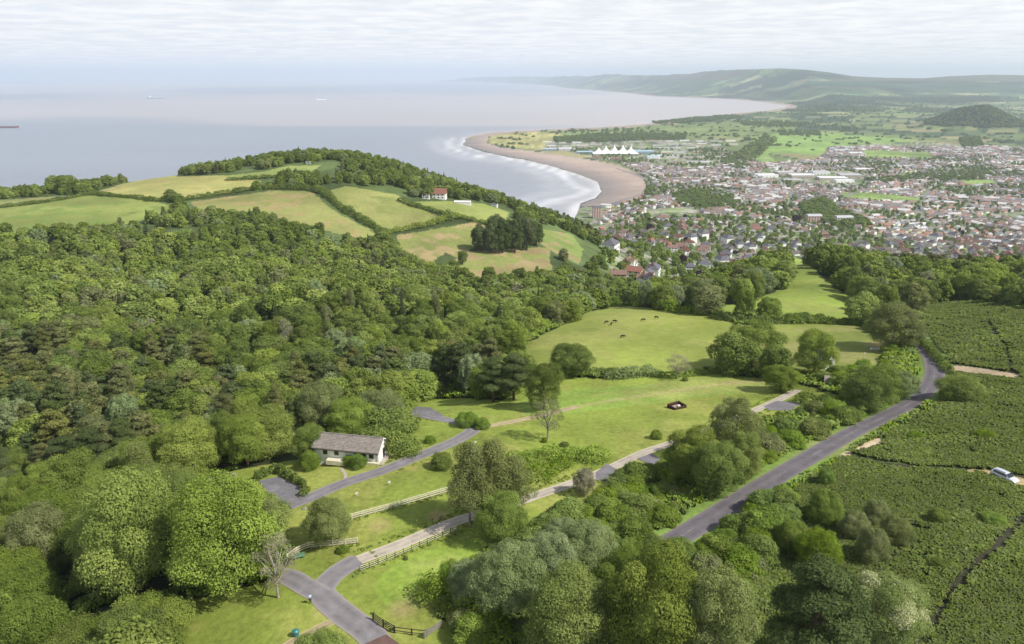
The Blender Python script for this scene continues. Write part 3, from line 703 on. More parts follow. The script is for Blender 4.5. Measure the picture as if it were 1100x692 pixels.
def crown_lobes(kind, rg):
    """lobes of a tree of nominal height 10, returns lobes, trunk segments"""
    lob = []; seg = []
    if kind in ('broad', 'blossom', 'purple'):
        n_ = rg.integers(25, 33); seg = [((0, 0, 0), (0, 0, 3.0), .36, .28)]
        ecc = rg.uniform(.86, 1.16); lob.append((0, 0, 4.8, 3.2, 3.2, 3.6))
        for i in range(n_):
            th = 2 * math.pi * (i * .618 + rg.uniform(-.06, .06)); ph = math.asin(min(1, -.80 + 1.8 * (i + .5) / n_))
            rr = 3.25 * math.cos(ph) ** .8 * rg.uniform(.80, 1.16) * (1 if ph > -.2 else .9); cx_ = rr * math.cos(th) * ecc; cy_ = rr * math.sin(th) / ecc; cz = 4.9 + 3.75 * math.sin(ph) * rg.uniform(.86, 1.12)
            s_ = rg.uniform(.95, 1.75); cz = max(cz, s_ * .8 + .35); lob.append((cx_, cy_, cz, s_ * 1.15, s_ * 1.15, s_ * .85))
            if i % 4 == 0: seg.append(((0, 0, rg.uniform(1.6, 2.8)), (cx_ * .8, cy_ * .8, cz - .3), .15, .04))
    elif kind == 'pine':
        seg = [((0, 0, 0), (0.1, 0, 5), .26, .2), ((.1, 0, 5), (0, .2, 9.3), .2, .05)]
        for i in range(17):
            zc = 3.6 + 6.0 * (i / 16) ** .9; th = 2.4 * i + rg.uniform(-.4, .4); rr = (2.6 * (1 - .75 * (i / 16) ** 1.6)) * rg.uniform(.6, 1.15)
            s_ = rg.uniform(1.0, 1.6) * (1 - .35 * i / 16); lob.append((rr * math.cos(th), rr * math.sin(th), zc, s_ * 1.25, s_ * 1.25, s_ * .5))
            seg.append(((0, 0, zc - .6), (rr * math.cos(th), rr * math.sin(th), zc - .15), .08, .03))
    elif kind == 'fir':
        seg = [((0, 0, 0), (0, 0, 9.6), .24, .03)]
        for j in range(9):
            zc = 1.7 + 8.0 * j / 8; R_ = 2.7 * (1 - (j / 8.6)) + .2; m_ = max(1, int(6 * (1 - j / 9)) + 1)
            for i in range(m_):
                th = 2 * math.pi * (i / m_ + .37 * j) + rg.uniform(-.25, .25); rr = R_ * .55 * rg.uniform(.8, 1.25)
                lob.append((rr * math.cos(th), rr * math.sin(th), zc - .15 * rr, max(.35, R_ * .5), max(.35, R_ * .5), .55))
    elif kind == 'birch':
        seg = [((0, 0, 0), (.1, .05, 5), .15, .1), ((.1, .05, 5), (0, .1, 9.4), .1, .02)]
        for i in range(24):
            q = (i + .5) / 24; zc = 2.8 + 6.8 * q; th = 2.4 * i + rg.uniform(-.5, .5); rr = 1.75 * math.sin(math.pi * (.18 + .78 * q) ** .8) * rg.uniform(.5, 1.2)
            s_ = rg.uniform(.65, 1.15); lob.append((rr * math.cos(th), rr * math.sin(th), zc, s_, s_, s_ * .95))
            seg.append(((0, 0, zc - 1.1), (rr * math.cos(th), rr * math.sin(th), zc), .05, .015))
    elif kind == 'willow':
        seg = [((0, 0, 0), (0, 0, 3), .3, .22)]
        lob.append((0, 0, 5, 3, 3, 2.8))
        for i in range(26):
            th = 2.4 * i; q = (i + .5) / 26; ph = math.asin(-.45 + 1.42 * q); rr = 3.1 * math.cos(ph) * rg.uniform(.85, 1.15)
            s_ = rg.uniform(1.0, 1.5); lob.append((rr * math.cos(th), rr * math.sin(th), 5.0 + 3.6 * math.sin(ph), s_, s_, s_ * 1.15))
            if i % 4 == 0: seg.append(((0, 0, 2.6), (rr * math.cos(th) * .8, rr * math.sin(th) * .8, 4.5 + 3 * math.sin(ph)), .13, .03))
    elif kind == 'shrub':     # nominal height 10, radius 7 : scaled down when placed
        lob.append((0, 0, 3, 5, 5, 4.6))
        for i in range(14):
            th = 2.4 * i; q = (i + .5) / 14; rr = 4.6 * math.sqrt(1 - q * .92) * rg.uniform(.8, 1.15); s_ = rg.uniform(1.7, 3.0)
            lob.append((rr * math.cos(th), rr * math.sin(th), 2.0 + 5.6 * q * rg.uniform(.8, 1.1), s_, s_, s_ * .85))
        seg = [((0, 0, 0), (1.5, .5, 5), .3, .1), ((0, 0, 0), (-1.2, 1.0, 5), .3, .1), ((0, 0, 0), (0, -1.5, 5), .3, .1)]
    elif kind == 'sparse':
        seg = [((0, 0, 0), (.1, 0, 3), .16, .12)]
        for i in range(16):
            th = 2.4 * i; q = (i + .5) / 16; rr = 2.3 * math.sin(math.pi * (.2 + .7 * q)) * rg.uniform(.5, 1.15); zc = 3.6 + 6 * q
            s_ = rg.uniform(.5, 1.0); lob.append((rr * math.cos(th), rr * math.sin(th), zc, s_, s_, s_ * .9))
            seg.append(((0, 0, 2.2 + 1.8 * q), (rr * math.cos(th), rr * math.sin(th), zc), .09, .015))
            seg.append(((rr * math.cos(th) * .5, rr * math.sin(th) * .5, zc - 1.2), (rr * math.cos(th + .5) * 1.1, rr * math.sin(th + .5) * 1.1, zc + .7), .04, .01))
    return lob, seg
LOD = {'hi': (46000, .15), 'mid': (11000, .33), 'lo': (1800, .80), 'far': (420, 1.5)}
LK = {'broad': (1, 1, .42), 'blossom': (1, 1, .42), 'purple': (1, 1, .42), 'pine': (.7, .95, .5), 'fir': (.7, .85, .45), 'birch': (.6, .75, .7), 'willow': (1, .9, .4), 'shrub': (.8, 1.3, .42), 'sparse': (.16, .7, .8)}
PROTO = {}      # (kind, material, lod) -> list of (crown mesh, trunk mesh)
def proto(kind, mat, lod, nvar):
    key = (kind, mat, lod)
    if key in PROTO: return PROTO[key]
    out_ = []
    for v_ in range(nvar):
        rg = np.random.default_rng(hash((kind, 'x')) % 1000 * 0 + sum(map(ord, kind)) * 31 + v_ * 7 + 1)
        lob, seg = crown_lobes(kind, rg); nl, sz = LOD[lod]; kf = LK[kind]
        V, Fq, t = leafcloud(lob, int(nl * kf[0]), sz * kf[1], rg, jit=kf[2], elong=1.25 if kind in ('willow', 'pine', 'fir') else 1.0,
                             upright=.5 if kind == 'willow' else 0, zlo=-.75 if kind in ('birch', 'sparse') else -.5, cull=.3 if kind in ('birch', 'sparse') else .8)
        me = mesh_np('crown', V, Fq, M[mat]); set_tint(me, t)
        TV, TF = tubes(seg, 7 if lod in ('hi', 'mid') else 4)
        tm_ = mesh_np('trunk', TV, TF, M['pale_trunk' if kind in ('birch', 'sparse') else 'trunk'])
        out_.append((me, tm_))
    PROTO[key] = out_; return out_
NOM = {'broad': 4.9, 'blossom': 4.9, 'purple': 4.9, 'pine': 3.6, 'fir': 2.7, 'birch': 2.5, 'willow': 4.3, 'shrub': 6.6, 'sparse': 2.6}
KNAME = {'broad': ('broadleaf_tree', 'tree'), 'blossom': ('flowering_tree', 'tree'), 'purple': ('copper_beech_tree', 'tree'), 'pine': ('pine_tree', 'pine tree'), 'fir': ('fir_tree', 'fir tree'),
         'birch': ('birch_tree', 'birch tree'), 'willow': ('willow_tree', 'willow tree'), 'shrub': ('shrub', 'shrub'), 'sparse': ('young_tree', 'tree')}
NV = {'hi': 4, 'mid': 5, 'lo': 5, 'far': 3}
def plant(kind, mat, x_, y_, h, w, lod, label, group=None, name=None, sink=.2, rg=random):  # sink: how deep the root flare sits
    ps = proto(kind, mat, lod, NV[lod]); cm, tm_ = ps[rg.randrange(len(ps))]
    nm, cat = KNAME[kind]; nm = name or nm
    zz = float(hgt(x_, y_)[0]) - sink
    e = empty(nm, (x_, y_, zz), rg.uniform(0, 6.28)); s_ = w / 2 / NOM[kind]; e.scale = (s_, s_ * rg.uniform(.92, 1.08), h / 10)
    tag(e, label, cat, group)
    link('crown', cm, e)
    if kind != 'shrub': link('trunk', tm_, e)
    else: link('stems', tm_, e)
    return e
def plantpx(kind, mat, bx, by, top, wpx, label, lod='hi', name=None, group=None, rg=random):
    """a tree whose foot stands on the ground seen at photo point bx,by"""
    P = hit(bx, by); _, _, dep = project(P); dep = float(dep[0]); fs = (CAMZ - P[2]) / dep
    cosd = math.sqrt(max(.1, 1 - (fs / math.sqrt(1 + ((bx-CX)/F)**2 + ((CY-by)/F)**2)) ** 2))
    w = wpx * dep / F; h = max(1.0, (by - top) * dep / F / cosd - w * .12)
    TAKEN.append((P[0], P[1], w / 2))
    return plant(kind, mat, P[0], P[1], h, w, lod, label, group, name, rg=rg)
TAKEN = []
T = plantpx
tr = random.Random(3)
T('broad','leaf_dark',615,402,363,50,'dark oak standing alone on the hedge between the cow field and the lawn', rg=tr)
T('broad','leaf_dark',584,439,386,48,'dense dark green tree on the lawn in front of the lone oak', rg=tr)
T('sparse','leaf_birch',588,472,425,34,'thin half bare tree with pale trunk in the middle of the lawn', rg=tr)
T('broad','leaf_dark',806,394,338,58,'large dark spreading oak at the corner of the cow field', rg=tr)
T('broad','leaf',874,402,350,48,'big mid green tree standing right of the large dark oak', rg=tr)
T('broad','leaf_dark',838,420,387,36,'round topped small tree at the far end of the pale path', rg=tr)
T('broad','leaf_dark',928,440,394,54,'wide dense tree growing close beside the bend of the road', rg=tr)
T('broad','leaf_willow',965,427,394,38,'pale grey green round tree between the road bend and the dense tree', rg=tr)
T('broad','leaf_birch',958,374,318,66,'broad olive tree with sunlit top where the road goes into the woods', rg=tr)
T('birch','leaf_birch',505,566,478,52,'tall feathery birch at the left of the clump beside the path', rg=tr)
T('birch','leaf_birch',530,560,476,50,'tall feathery birch at the top of the clump beside the path', rg=tr)
T('birch','leaf_birch',552,558,492,44,'tall feathery birch at the right of the clump beside the path', rg=tr)
T('broad','leaf_dark',538,580,525,62,'dark green tree at the foot of the birches beside the path', rg=tr)
T('broad','leaf_birch',355,582,534,54,'round brownish green tree behind the short pale fence', rg=tr)
T('sparse','leaf_pale',299,642,574,46,'slender pale tree with whitish trunk beside the tarmac junction', rg=tr)
T('broad','leaf',250,634,512,122,'huge spreading tree with sunlit top left of the junction', rg=tr)
T('broad','leaf',152,640,505,112,'tall yellow green tree rising from the wood left of the huge spreading tree', rg=tr)
T('broad','leaf_birch',785,494,421,62,'tall brownish tree at the back of the clump left of the road', rg=tr)
T('broad','leaf',742,516,455,64,'leafy tree at the left of the clump beside the pale path', rg=tr)
T('broad','leaf_dark',768,530,468,58,'dense tree at the front of the clump between path and road', rg=tr)
T('broad','leaf',796,514,460,48,'rounded tree at the right of the clump near the road', rg=tr)
for q in [(505,645,604,56,'willow with silvery leaves at the left end of the silver clump'),(548,660,588,80,'big silvery willow at the front of the silver clump'),
          (590,640,574,70,'silvery willow in the middle of the silver clump'),(630,622,560,62,'silvery willow at the back right of the silver clump'),
          (606,592,556,46,'small silvery willow close below the pale path')]:
    T('willow','leaf_willow',q[0],q[1],q[2],q[3],q[4], rg=tr)
T('blossom','leaf_blossom',946,690,612,88,'tree covered in cream blossom rising from the bracken', rg=tr)
T('pine','leaf_fir',868,722,606,104,'dark feathery evergreen left of the cream blossoming tree', rg=tr)
T('broad','leaf',615,712,618,104,'dense dark tree at the bottom edge right of the silver clump', rg=tr)
T('broad','leaf',700,722,600,108,'big green tree with bright crown at the bottom edge right of centre', rg=tr)
T('broad','leaf_birch',764,738,622,92,'tall olive tree at the bottom edge left of the dark evergreen', rg=tr)
T('broad','leaf_dark',665,668,596,76,'dark dome of a tree behind the bottom edge trees', rg=tr)
T('broad','leaf',208,516,446,66,'bright green round tree at the edge of the lawn behind the stony patch', rg=tr)
T('broad','leaf',266,500,443,48,'bright rounded tree at the wood edge left of the white building', rg=tr)
T('fir','leaf_pine',301,472,404,36,'narrow brownish conifer behind the wood edge left of the white building', rg=tr)
T('fir','leaf_fir',316,470,424,30,'narrow dark conifer just left of the white building', rg=tr)
T('broad','leaf_dark',334,494,452,40,'dark green tree touching the left end of the white building', rg=tr)
T('pine','leaf_fir',530,432,380,42,'dark pine at the left of the pine pair on the lawn edge', rg=tr)
T('pine','leaf_fir',552,430,376,44,'dark pine at the right of the pine pair on the lawn edge', rg=tr)
T('shrub','leaf_dark',1031,428,394,50,'lone dark bush at the edge of the bracken by the pale layby', rg=tr)
T('sparse','leaf_pale',727,407,378,26,'bare whitish dead tree at the far edge of the lawn', rg=tr)
SH = [(375,500,486,16,'small round bush left of its twin against the white building wall'),(385,502,484,20,'small round bush right of its twin against the white building wall'),
      (334,503,480,26,'bush at the left end of the white building'),(502,457,438,30,'wide bush in the grass left of the turning circle path'),(518,460,446,20,'small bush at the right of the wide bush by the turning circle'),
      (462,475,466,16,'little bush on the grass inside the bend of the drive'),(474,502,482,28,'dark bush on the grass below the drive'),(705,471,459,14,'clipped round bush alone on the lawn near the pale path'),
      (368,593,584,15,'small round bush in front of the short pale fence'),(485,636,600,34,'grey green bush at the left end of the silver willows'),
      (606,479,473,12,'low dark heap of a bush on the lawn'),(436,601,597,6,'tiny dark bush on the grass below the pale path'),
      (736,409,403,8,'tiny dark bush near the dead tree'),(655,405,392,18,'rounded bush in the hedge right of the oak'),(935,600,560,40,'brownish bush in the bracken at the front of the bush group'),
      (960,582,548,42,'brownish bush in the bracken at the right of the bush group'),(918,575,545,36,'brownish bush in the bracken at the left of the bush group'),(940,560,532,32,'brownish bush at the back of the bush group in the bracken'),
      (878,608,560,52,'olive bush at the edge of the bracken near the road'),(884,560,520,44,'rounded olive bush beside the bracken gap'),(850,590,555,44,'dark bush at the roadside edge of the bracken'),
      (1008,560,543,26,'small dark bush alone in the middle of the bracken'),(886,520,498,22,'small bush at the corner where the road meets the bracken'),
      (1010,610,598,26,'low round bush in the bracken above the dark gap'),(1068,560,548,30,'low spreading bush in the bracken near the right edge'),(930,640,618,30,'low dark bush in the bracken left of the dark gap'),(985,470,461,20,'tiny bush in the bracken below the road bend'),(1060,470,458,26,'low bush in the bracken above the parked car'),(830,580,562,30,'bright leafy bush on the verge near the road end'),(345,722,676,76,'bright green bush at the bottom edge beside the earth path'),(585,475,468,8,'tiny bush by the foot of the thin half bare tree'),
      (728,614,572,46,'leafy bush hiding the near end of the road'),(757,606,576,40,'bright bush at the right of the near end of the road'),(702,606,572,40,'rounded bush left of the near end of the road'),(668,622,590,40,'bush beside the glimpse of pale path at the bottom'),(665,520,500,20,'small bush on the grass strip by the grey bays')]
for q in SH:
    T('shrub', 'leaf_birch' if 'brownish' in q[4] else ('leaf_dark' if 'dark' in q[4] else 'leaf_shrub'), *q, rg=tr)
T('broad','leaf_pale',627,531,500,26,'small tree in pale blossom beside the pale path', name='blossom_tree', rg=tr)
T('broad','leaf_dark',60,206,186,22,'left one of two touching round trees beside the stony ground above the sea', lod='mid', rg=tr)
T('broad','leaf_dark',74,207,185,24,'right one of two touching round trees beside the stony ground above the sea', lod='mid', rg=tr)
for k_, (bx, by, tp, wd_) in enumerate([(516,270,236,24),(528,272,234,24),(540,272,230,26),(553,271,229,26),(566,269,230,26),(576,264,233,22),(534,262,226,24),(560,262,224,26)]):
    T('broad','leaf_fir',bx,by,tp+3,wd_*.85,'dark pine in the clump standing on the brown grass slope', lod='mid', name='pine_tree', group='pines of the clump on the brown slope', rg=tr)
for k_, (bx, by, tp, wd_) in enumerate([(479,291,281,13),(487,292,278,15),(497,284,268,12)]):
    T('broad','leaf_dark',bx,by,tp,wd_,['leftmost of three small trees on the slope above the ravine','middle one of three small trees on the slope above the ravine','rightmost of three small trees on the slope above the ravine'][k_], lod='mid', rg=tr)
for k_, (bx, by, tp, wd_) in enumerate([(846,346,333,14),(858,345,335,13),(870,346,335,14),(881,346,334,15)]):
    T('shrub','leaf_dark',bx,by,tp,wd_,'dark bush in the short row across the upper field', lod='mid', group='bushes in the row across the upper field', rg=tr)

# ---- woods: trees wherever the ground is wood floor
clsg = cls.reshape(NR, NC)
def cls_at(X, Y):
    r = np.clip(np.round(np.interp(np.log(Y), LR, np.arange(NR))).astype(int), 0, NR - 1)
    c = np.clip(np.round(np.interp(X / Y, us, np.arange(NC))).astype(int), 0, NC - 1)
    return clsg[r, c]
def jgrid(x0, x1, y0, y1, s_, jit=.38, seed=1):
    rg = np.random.default_rng(seed); gx, gy = np.meshgrid(np.arange(x0, x1, s_), np.arange(y0, y1, s_ * .87)); gx = gx + (np.arange(gy.shape[0])[:, None] % 2) * s_ / 2
    return (gx + rg.uniform(-jit, jit, gx.shape) * s_).ravel(), (gy + rg.uniform(-jit, jit, gx.shape) * s_).ravel()
def inview(X, Y, Z, ex=10, m=150):
    a, b, d = project(np.stack([X, Y, Z + ex], -1)); a2, b2, _ = project(np.stack([X, Y, Z], -1))
    return (a > -m) & (a < 1100 + m) & (b < 692 + 25) & (b2 > 60) & (d > 30)
PINEZ = [wpoly([(-80,470),(-80,400),(60,392),(150,400),(250,420),(262,470),(190,520),(60,540),(-80,560)]),
         wpoly([(-80,395),(60,372),(200,380),(250,395),(200,420),(60,410),(-80,415)]),
         wpoly([(290,430),(380,400),(470,402),(500,388),(540,400),(520,425),(430,425),(330,455)]),
         np.array([at_Y(985,440), at_Y(1090,440), at_Y(1120,560), at_Y(960,560)]),
         np.array([at_Y(560,930), at_Y(640,800), at_Y(660,900), at_Y(600,1050), at_Y(500,1020)])]
LOWZ = wpoly([(900,432),(880,440),(820,452),(770,475),(720,492),(660,530),(600,560),(560,580),(590,600),(640,612),(700,596),(745,568),(830,515),(915,465),(985,430),(1005,400),(985,362),(950,380),(945,350),(870,343),(790,352),(780,392),(850,408),(905,425),(960,430)])
MIDZ = wpoly([(480,630),(560,590),(640,612),(712,590),(745,568),(830,520),(852,528),(848,560),(824,600),(800,650),(792,720),(800,900),(560,800),(500,720),(470,665)])
VERGE = np.array(rw)
X, Y = jgrid(-640, 700, 60, 1120, 10.6, .36, seed=5)
ok = cls_at(X, Y) == 0
for th_ in np.arange(0, 6.28, .785): ok &= (Y < 560) | (cls_at(X + 10 * math.cos(th_), np.maximum(60, Y + 10 * math.sin(th_))) != 2)
X, Y = X[ok], Y[ok]; Z = hgt(X, Y)
low = inpoly(X, Y, LOWZ); mid_ = inpoly(X, Y, MIDZ); d = pdist(X, Y, VERGE); pxx, pyy, dep = project(np.stack([X, Y, Z], -1))
keep_ = inview(X, Y, Z) & (d > 7) & ~low & ~mid_
for ln, w_ in ((DRIVE1, 5), (PATH1, 4), (DRIVE2, 5)): keep_ &= pdist(X, Y, [pt(p) for p in ln]) > w_
for tx, ty, tw in TAKEN: keep_ &= np.hypot(X - tx, Y - ty) > min(tw, 6) + 1.2
open_ = (Y > 560) & (pxx < 660) & (fbm(X / 30, Y / 30, 3, 91) > .60); keep_ &= ~open_
keep_ &= ~((Y > 1040) & (pxx < 660))
HOUSE = hit(382, 488); keep_ &= np.hypot(X - HOUSE[0], Y - HOUSE[1]) > 13
X, Y, Z, dep = X[keep_], Y[keep_], Z[keep_], dep[keep_]
rg = np.random.default_rng(11)
nn = len(X); pxn_ = project(np.stack([X, Y, Z], -1))[0]; hgt_ = rg.uniform(10.5, 16.5, nn); wid = rg.uniform(9, 17, nn); wid[Y > 560] *= .85
hgt_[Y > 560] *= .85; lowb = (pxn_ > 645) & (pxn_ < 765) & (Y > 420); hgt_[lowb] *= .6; wid[lowb] *= .8
kind = np.array(['broad'] * nn, object); mt = np.array(['leaf'] * nn, object)
dk = fbm(X / 70, Y / 70, 3, 95) + rg.uniform(-.22, .22, nn); mt[dk < .42] = 'leaf_dark'
hill = (Y > 560); mt[hill & (dk < .56)] = 'leaf_dark'
isp = np.zeros(nn, bool)
for pz in PINEZ: isp |= inpoly(X, Y, pz)
isp &= rg.uniform(0, 1, nn) < .72
kind[isp] = 'pine'; mt[isp] = np.where(rg.uniform(0, 1, isp.sum()) < .65, 'leaf_pine', 'leaf_fir'); wid[isp] *= .74; hgt_[isp] *= 1.12
isf = ~isp & (rg.uniform(0, 1, nn) < .035); kind[isf] = 'fir'; mt[isf] = 'leaf_fir'; wid[isf] *= .48; hgt_[isf] *= 1.2
isb = ~isp & ~isf & (rg.uniform(0, 1, nn) < .07); kind[isb] = 'birch'; mt[isb] = 'leaf_birch'; wid[isb] *= .55
isw = ~isp & ~isf & ~isb & (rg.uniform(0, 1, nn) < .05); kind[isw] = 'willow'; mt[isw] = 'leaf_willow'
isd = (kind == 'broad') & (Y < 500) & (rg.uniform(0, 1, nn) < .012); kind[isd] = 'sparse'; mt[isd] = 'leaf_pale'; wid[isd] *= .6
isl = (kind == 'broad') & (mt == 'leaf') & (rg.uniform(0, 1, nn) < .12); mt[isl] = 'leaf_birch'
# individuals: the largest of each kind in the photo; the rest one mass
caps = {'broad': 245, 'pine': 130, 'fir': 60, 'birch': 60, 'willow': 50, 'sparse': 20}
size = hgt_ / dep * ((project(np.stack([X, Y, Z + 6], -1))[1] < 715) & (np.abs(project(np.stack([X, Y, Z + 6], -1))[0] - 550) < 570))
indiv = np.zeros(nn, bool)
for k_, cap in caps.items():
    i_ = np.nonzero(kind == k_)[0]; i_ = i_[np.argsort(-size[i_])][:cap]; indiv[i_] = True
def region_words(px_, py_):
    if px_ > 700: return 'in the wood behind the road and the upper fields'
    if px_ > 480 and py_ > 560: return 'among the trees at the bottom edge'
    if py_ > 540: return 'in the wood at the bottom left corner'
    if py_ > 440: return 'in the wood left of the white building'
    return 'in the big wood filling the valley on the left'
ADJ = {'leaf': 'leafy bright green', 'leaf_dark': 'dark green', 'leaf_birch': 'olive tinted', 'leaf_pine': 'brownish green', 'leaf_fir': 'very dark green', 'leaf_willow': 'silvery green', 'leaf_pale': 'half bare pale'}
NOUN = {'broad': 'broadleaf tree', 'pine': 'pine', 'fir': 'fir', 'birch': 'birch', 'willow': 'willow', 'sparse': 'tree'}
fr_ = random.Random(21)
cx_, cy_, _ = project(np.stack([X, Y, Z], -1))
for i in np.nonzero(indiv)[0]:
    lod = 'hi' if dep[i] < 190 else ('mid' if dep[i] < 420 else 'lo')
    lab = f"{ADJ[mt[i]]} {NOUN[kind[i]]} {region_words(cx_[i], cy_[i])}"
    if kind[i] == 'willow' : lab = lab
    plant(kind[i], mt[i], X[i], Y[i], hgt_[i], wid[i], lod, lab, lab.replace('tree in', 'trees in'), rg=fr_, sink=2.2)
print('individual forest trees', indiv.sum(), 'mass', (~indiv).sum())

# ---- masses that nobody could count: one object each, scattered by geometry nodes
HID = bpy.data.collections.new('prototypes')
def scatter(name, P, sc, rot, idx, protos, label, cat):
    me = bpy.data.meshes.new(name); me.vertices.add(len(P)); me.vertices.foreach_set('co', np.asarray(P, np.float32).ravel())
    a = me.attributes.new('sc', 'FLOAT_VECTOR', 'POINT'); a.data.foreach_set('vector', np.asarray(sc, np.float32).ravel())
    a = me.attributes.new('rot', 'FLOAT_VECTOR', 'POINT'); a.data.foreach_set('vector', np.stack([rot * 0, rot * 0, rot], -1).astype(np.float32).ravel())
    a = me.attributes.new('idx', 'INT', 'POINT'); a.data.foreach_set('value', np.asarray(idx, np.int32))
    col = bpy.data.collections.new(name + '_kinds')
    for i, pm in enumerate(protos):
        q = bpy.data.objects.new(f'{name}_kind_{i:02d}', pm); col.objects.link(q)
    ng = bpy.data.node_groups.new(name, 'GeometryNodeTree')
    ng.interface.new_socket('Geometry', in_out='INPUT', socket_type='NodeSocketGeometry'); ng.interface.new_socket('Geometry', in_out='OUTPUT', socket_type='NodeSocketGeometry')
    gi = ng.nodes.new('NodeGroupInput'); go = ng.nodes.new('NodeGroupOutput'); ip = ng.nodes.new('GeometryNodeInstanceOnPoints')
    ci = ng.nodes.new('GeometryNodeCollectionInfo'); ci.inputs['Collection'].default_value = col; ci.inputs['Separate Children'].default_value = True; ci.inputs['Reset Children'].default_value = True
    def na(nm, dt):
        q = ng.nodes.new('GeometryNodeInputNamedAttribute'); q.data_type = dt; q.inputs['Name'].default_value = nm; return q.outputs['Attribute']
    ng.links.new(gi.outputs[0], ip.inputs['Points']); ng.links.new(ci.outputs[0], ip.inputs['Instance']); ip.inputs['Pick Instance'].default_value = True
    ng.links.new(na('idx', 'INT'), ip.inputs['Instance Index'])
    er = ng.nodes.new('FunctionNodeEulerToRotation'); ng.links.new(na('rot', 'FLOAT_VECTOR'), er.inputs[0]); ng.links.new(er.outputs[0], ip.inputs['Rotation'])
    ng.links.new(na('sc', 'FLOAT_VECTOR'), ip.inputs['Scale']); ng.links.new(ip.outputs[0], go.inputs[0])
    o = link(name, me); md = o.modifiers.new('scatter', 'NODES'); md.node_group = ng
    tag(o, label, cat, kind='stuff'); return o
def joined(kind_, mat_, lod):
    """crown and trunk in one mesh, for the masses"""
    out_ = []
    for cm, tm_ in proto(kind_, mat_, lod, NV[lod]):
        nv, nf = len(cm.vertices), len(cm.polygons); V = np.empty(nv * 3, np.float32); cm.vertices.foreach_get('co', V)
        TV = np.empty(len(tm_.vertices) * 3, np.float32); tm_.vertices.foreach_get('co', TV)
        TF = np.empty(len(tm_.polygons) * 4, np.int32); tm_.loops.foreach_get('vertex_index', TF)
        Fc = np.arange(nv).reshape(-1, 4); t_ = np.empty(nf, np.float32); cm.attributes['tint'].data.foreach_get('value', t_)
        me = mesh_np('mass_tree', np.concatenate([V, TV]).reshape(-1, 3), np.concatenate([Fc, TF.reshape(-1, 4) + nv]), [cm.materials[0], tm_.materials[0]])
        me.polygons.foreach_set('material_index', np.r_[np.zeros(nf, np.int32), np.ones(len(TF) // 4, np.int32)])
        set_tint(me, np.r_[t_, np.zeros(len(TF) // 4)]); out_.append(me)
    return out_
def forest_mass(name, X, Y, hh, ww, kinds, mats, lod, label, cat='woodland'):
    combos = sorted(set(zip(kinds, mats))); protos = []; start = {}
    for cb in combos: start[cb] = len(protos); protos += joined(cb[0], cb[1], lod)
    rg = np.random.default_rng(len(X)); idx = np.array([start[(a, b)] for a, b in zip(kinds, mats)]) + rg.integers(0, NV[lod], len(X))
    s_ = np.array([w / 2 / NOM[k] for w, k in zip(ww, kinds)])
    scatter(name, np.stack([X, Y, hgt(X, Y) - (2.2 if cat == 'woodland' else .3)], -1), np.stack([s_, s_, hh / 10], -1), rg.uniform(0, 6.28, len(X)), idx, protos, label, cat)
r_ = ~indiv
for nm, msk, lod, lab in (('valley_wood', r_ & (Y < 330), 'mid', 'rest of the near and middle woodland canopy'), ('middle_wood', r_ & (Y >= 330) & (Y < 600), 'lo', 'dense woodland canopy further up the valley and behind the fields'),
                      ('headland_wood', r_ & (Y >= 600), 'lo', 'woodland covering the headland and far slopes above the sea')):
    if msk.any(): forest_mass(nm, X[msk], Y[msk], hgt_[msk], wid[msk], list(kind[msk]), list(mt[msk]), lod, lab)

# shrubs of the strip between the pale path and the road, and the bottom middle
X, Y = jgrid(-40, 220, 70, 300, 3.3, seed=8); ok = (cls_at(X, Y) == 0) & (inpoly(X, Y, LOWZ) | inpoly(X, Y, MIDZ)) & (pdist(X, Y, VERGE) > 5.2)
for ln, w_ in ((PATH1, 2.4), (DRIVE1, 3.5)): ok &= pdist(X, Y, [pt(p) for p in ln]) > w_
for tx, ty, tw in TAKEN: ok &= np.hypot(X - tx, Y - ty) > tw * .5
X, Y = X[ok], Y[ok]; Z = hgt(X, Y); ok = inview(X, Y, Z, 2); X, Y, Z = X[ok], Y[ok], Z[ok]
rg = np.random.default_rng(5); dn = fbm(X / 16, Y / 16, 3, 15)
hh = np.where(dn > .52, rg.uniform(2.2, 4.6, len(X)), rg.uniform(1.1, 2.4, len(X))); ww = hh * rg.uniform(1.3, 1.9, len(X)) + .8
mm = inpoly(X, Y, MIDZ); hh[mm] *= 1.15
_, _, dep = project(np.stack([X, Y, Z], -1)); order = np.argsort(-(hh / dep)); top_n = set(order[:215].tolist())
mats = np.where(rg.uniform(0, 1, len(X)) < .22, 'leaf_dark', np.where(rg.uniform(0, 1, len(X)) < .12, 'leaf_birch', 'leaf_shrub'))
print('strip shrubs', len(X))
for i in order[:215]:
    lab = ('dark' if mats[i] == 'leaf_dark' else 'olive' if mats[i] == 'leaf_birch' else 'leafy green') + (' shrub in the scrub at the bottom middle' if mm[i] else ' shrub in the scrub strip between pale path and road')
    plant('shrub', mats[i], X[i], Y[i], hh[i], ww[i], 'mid', lab, lab.replace('shrub in', 'shrubs in', 1), rg=fr_)
rest = np.array([i for i in range(len(X)) if i not in top_n])
if len(rest): forest_mass('scrub', X[rest], Y[rest], hh[rest], ww[rest], ['shrub'] * len(rest), list(mats[rest]), 'mid', 'low scrub between the pale path and the road', 'scrub')

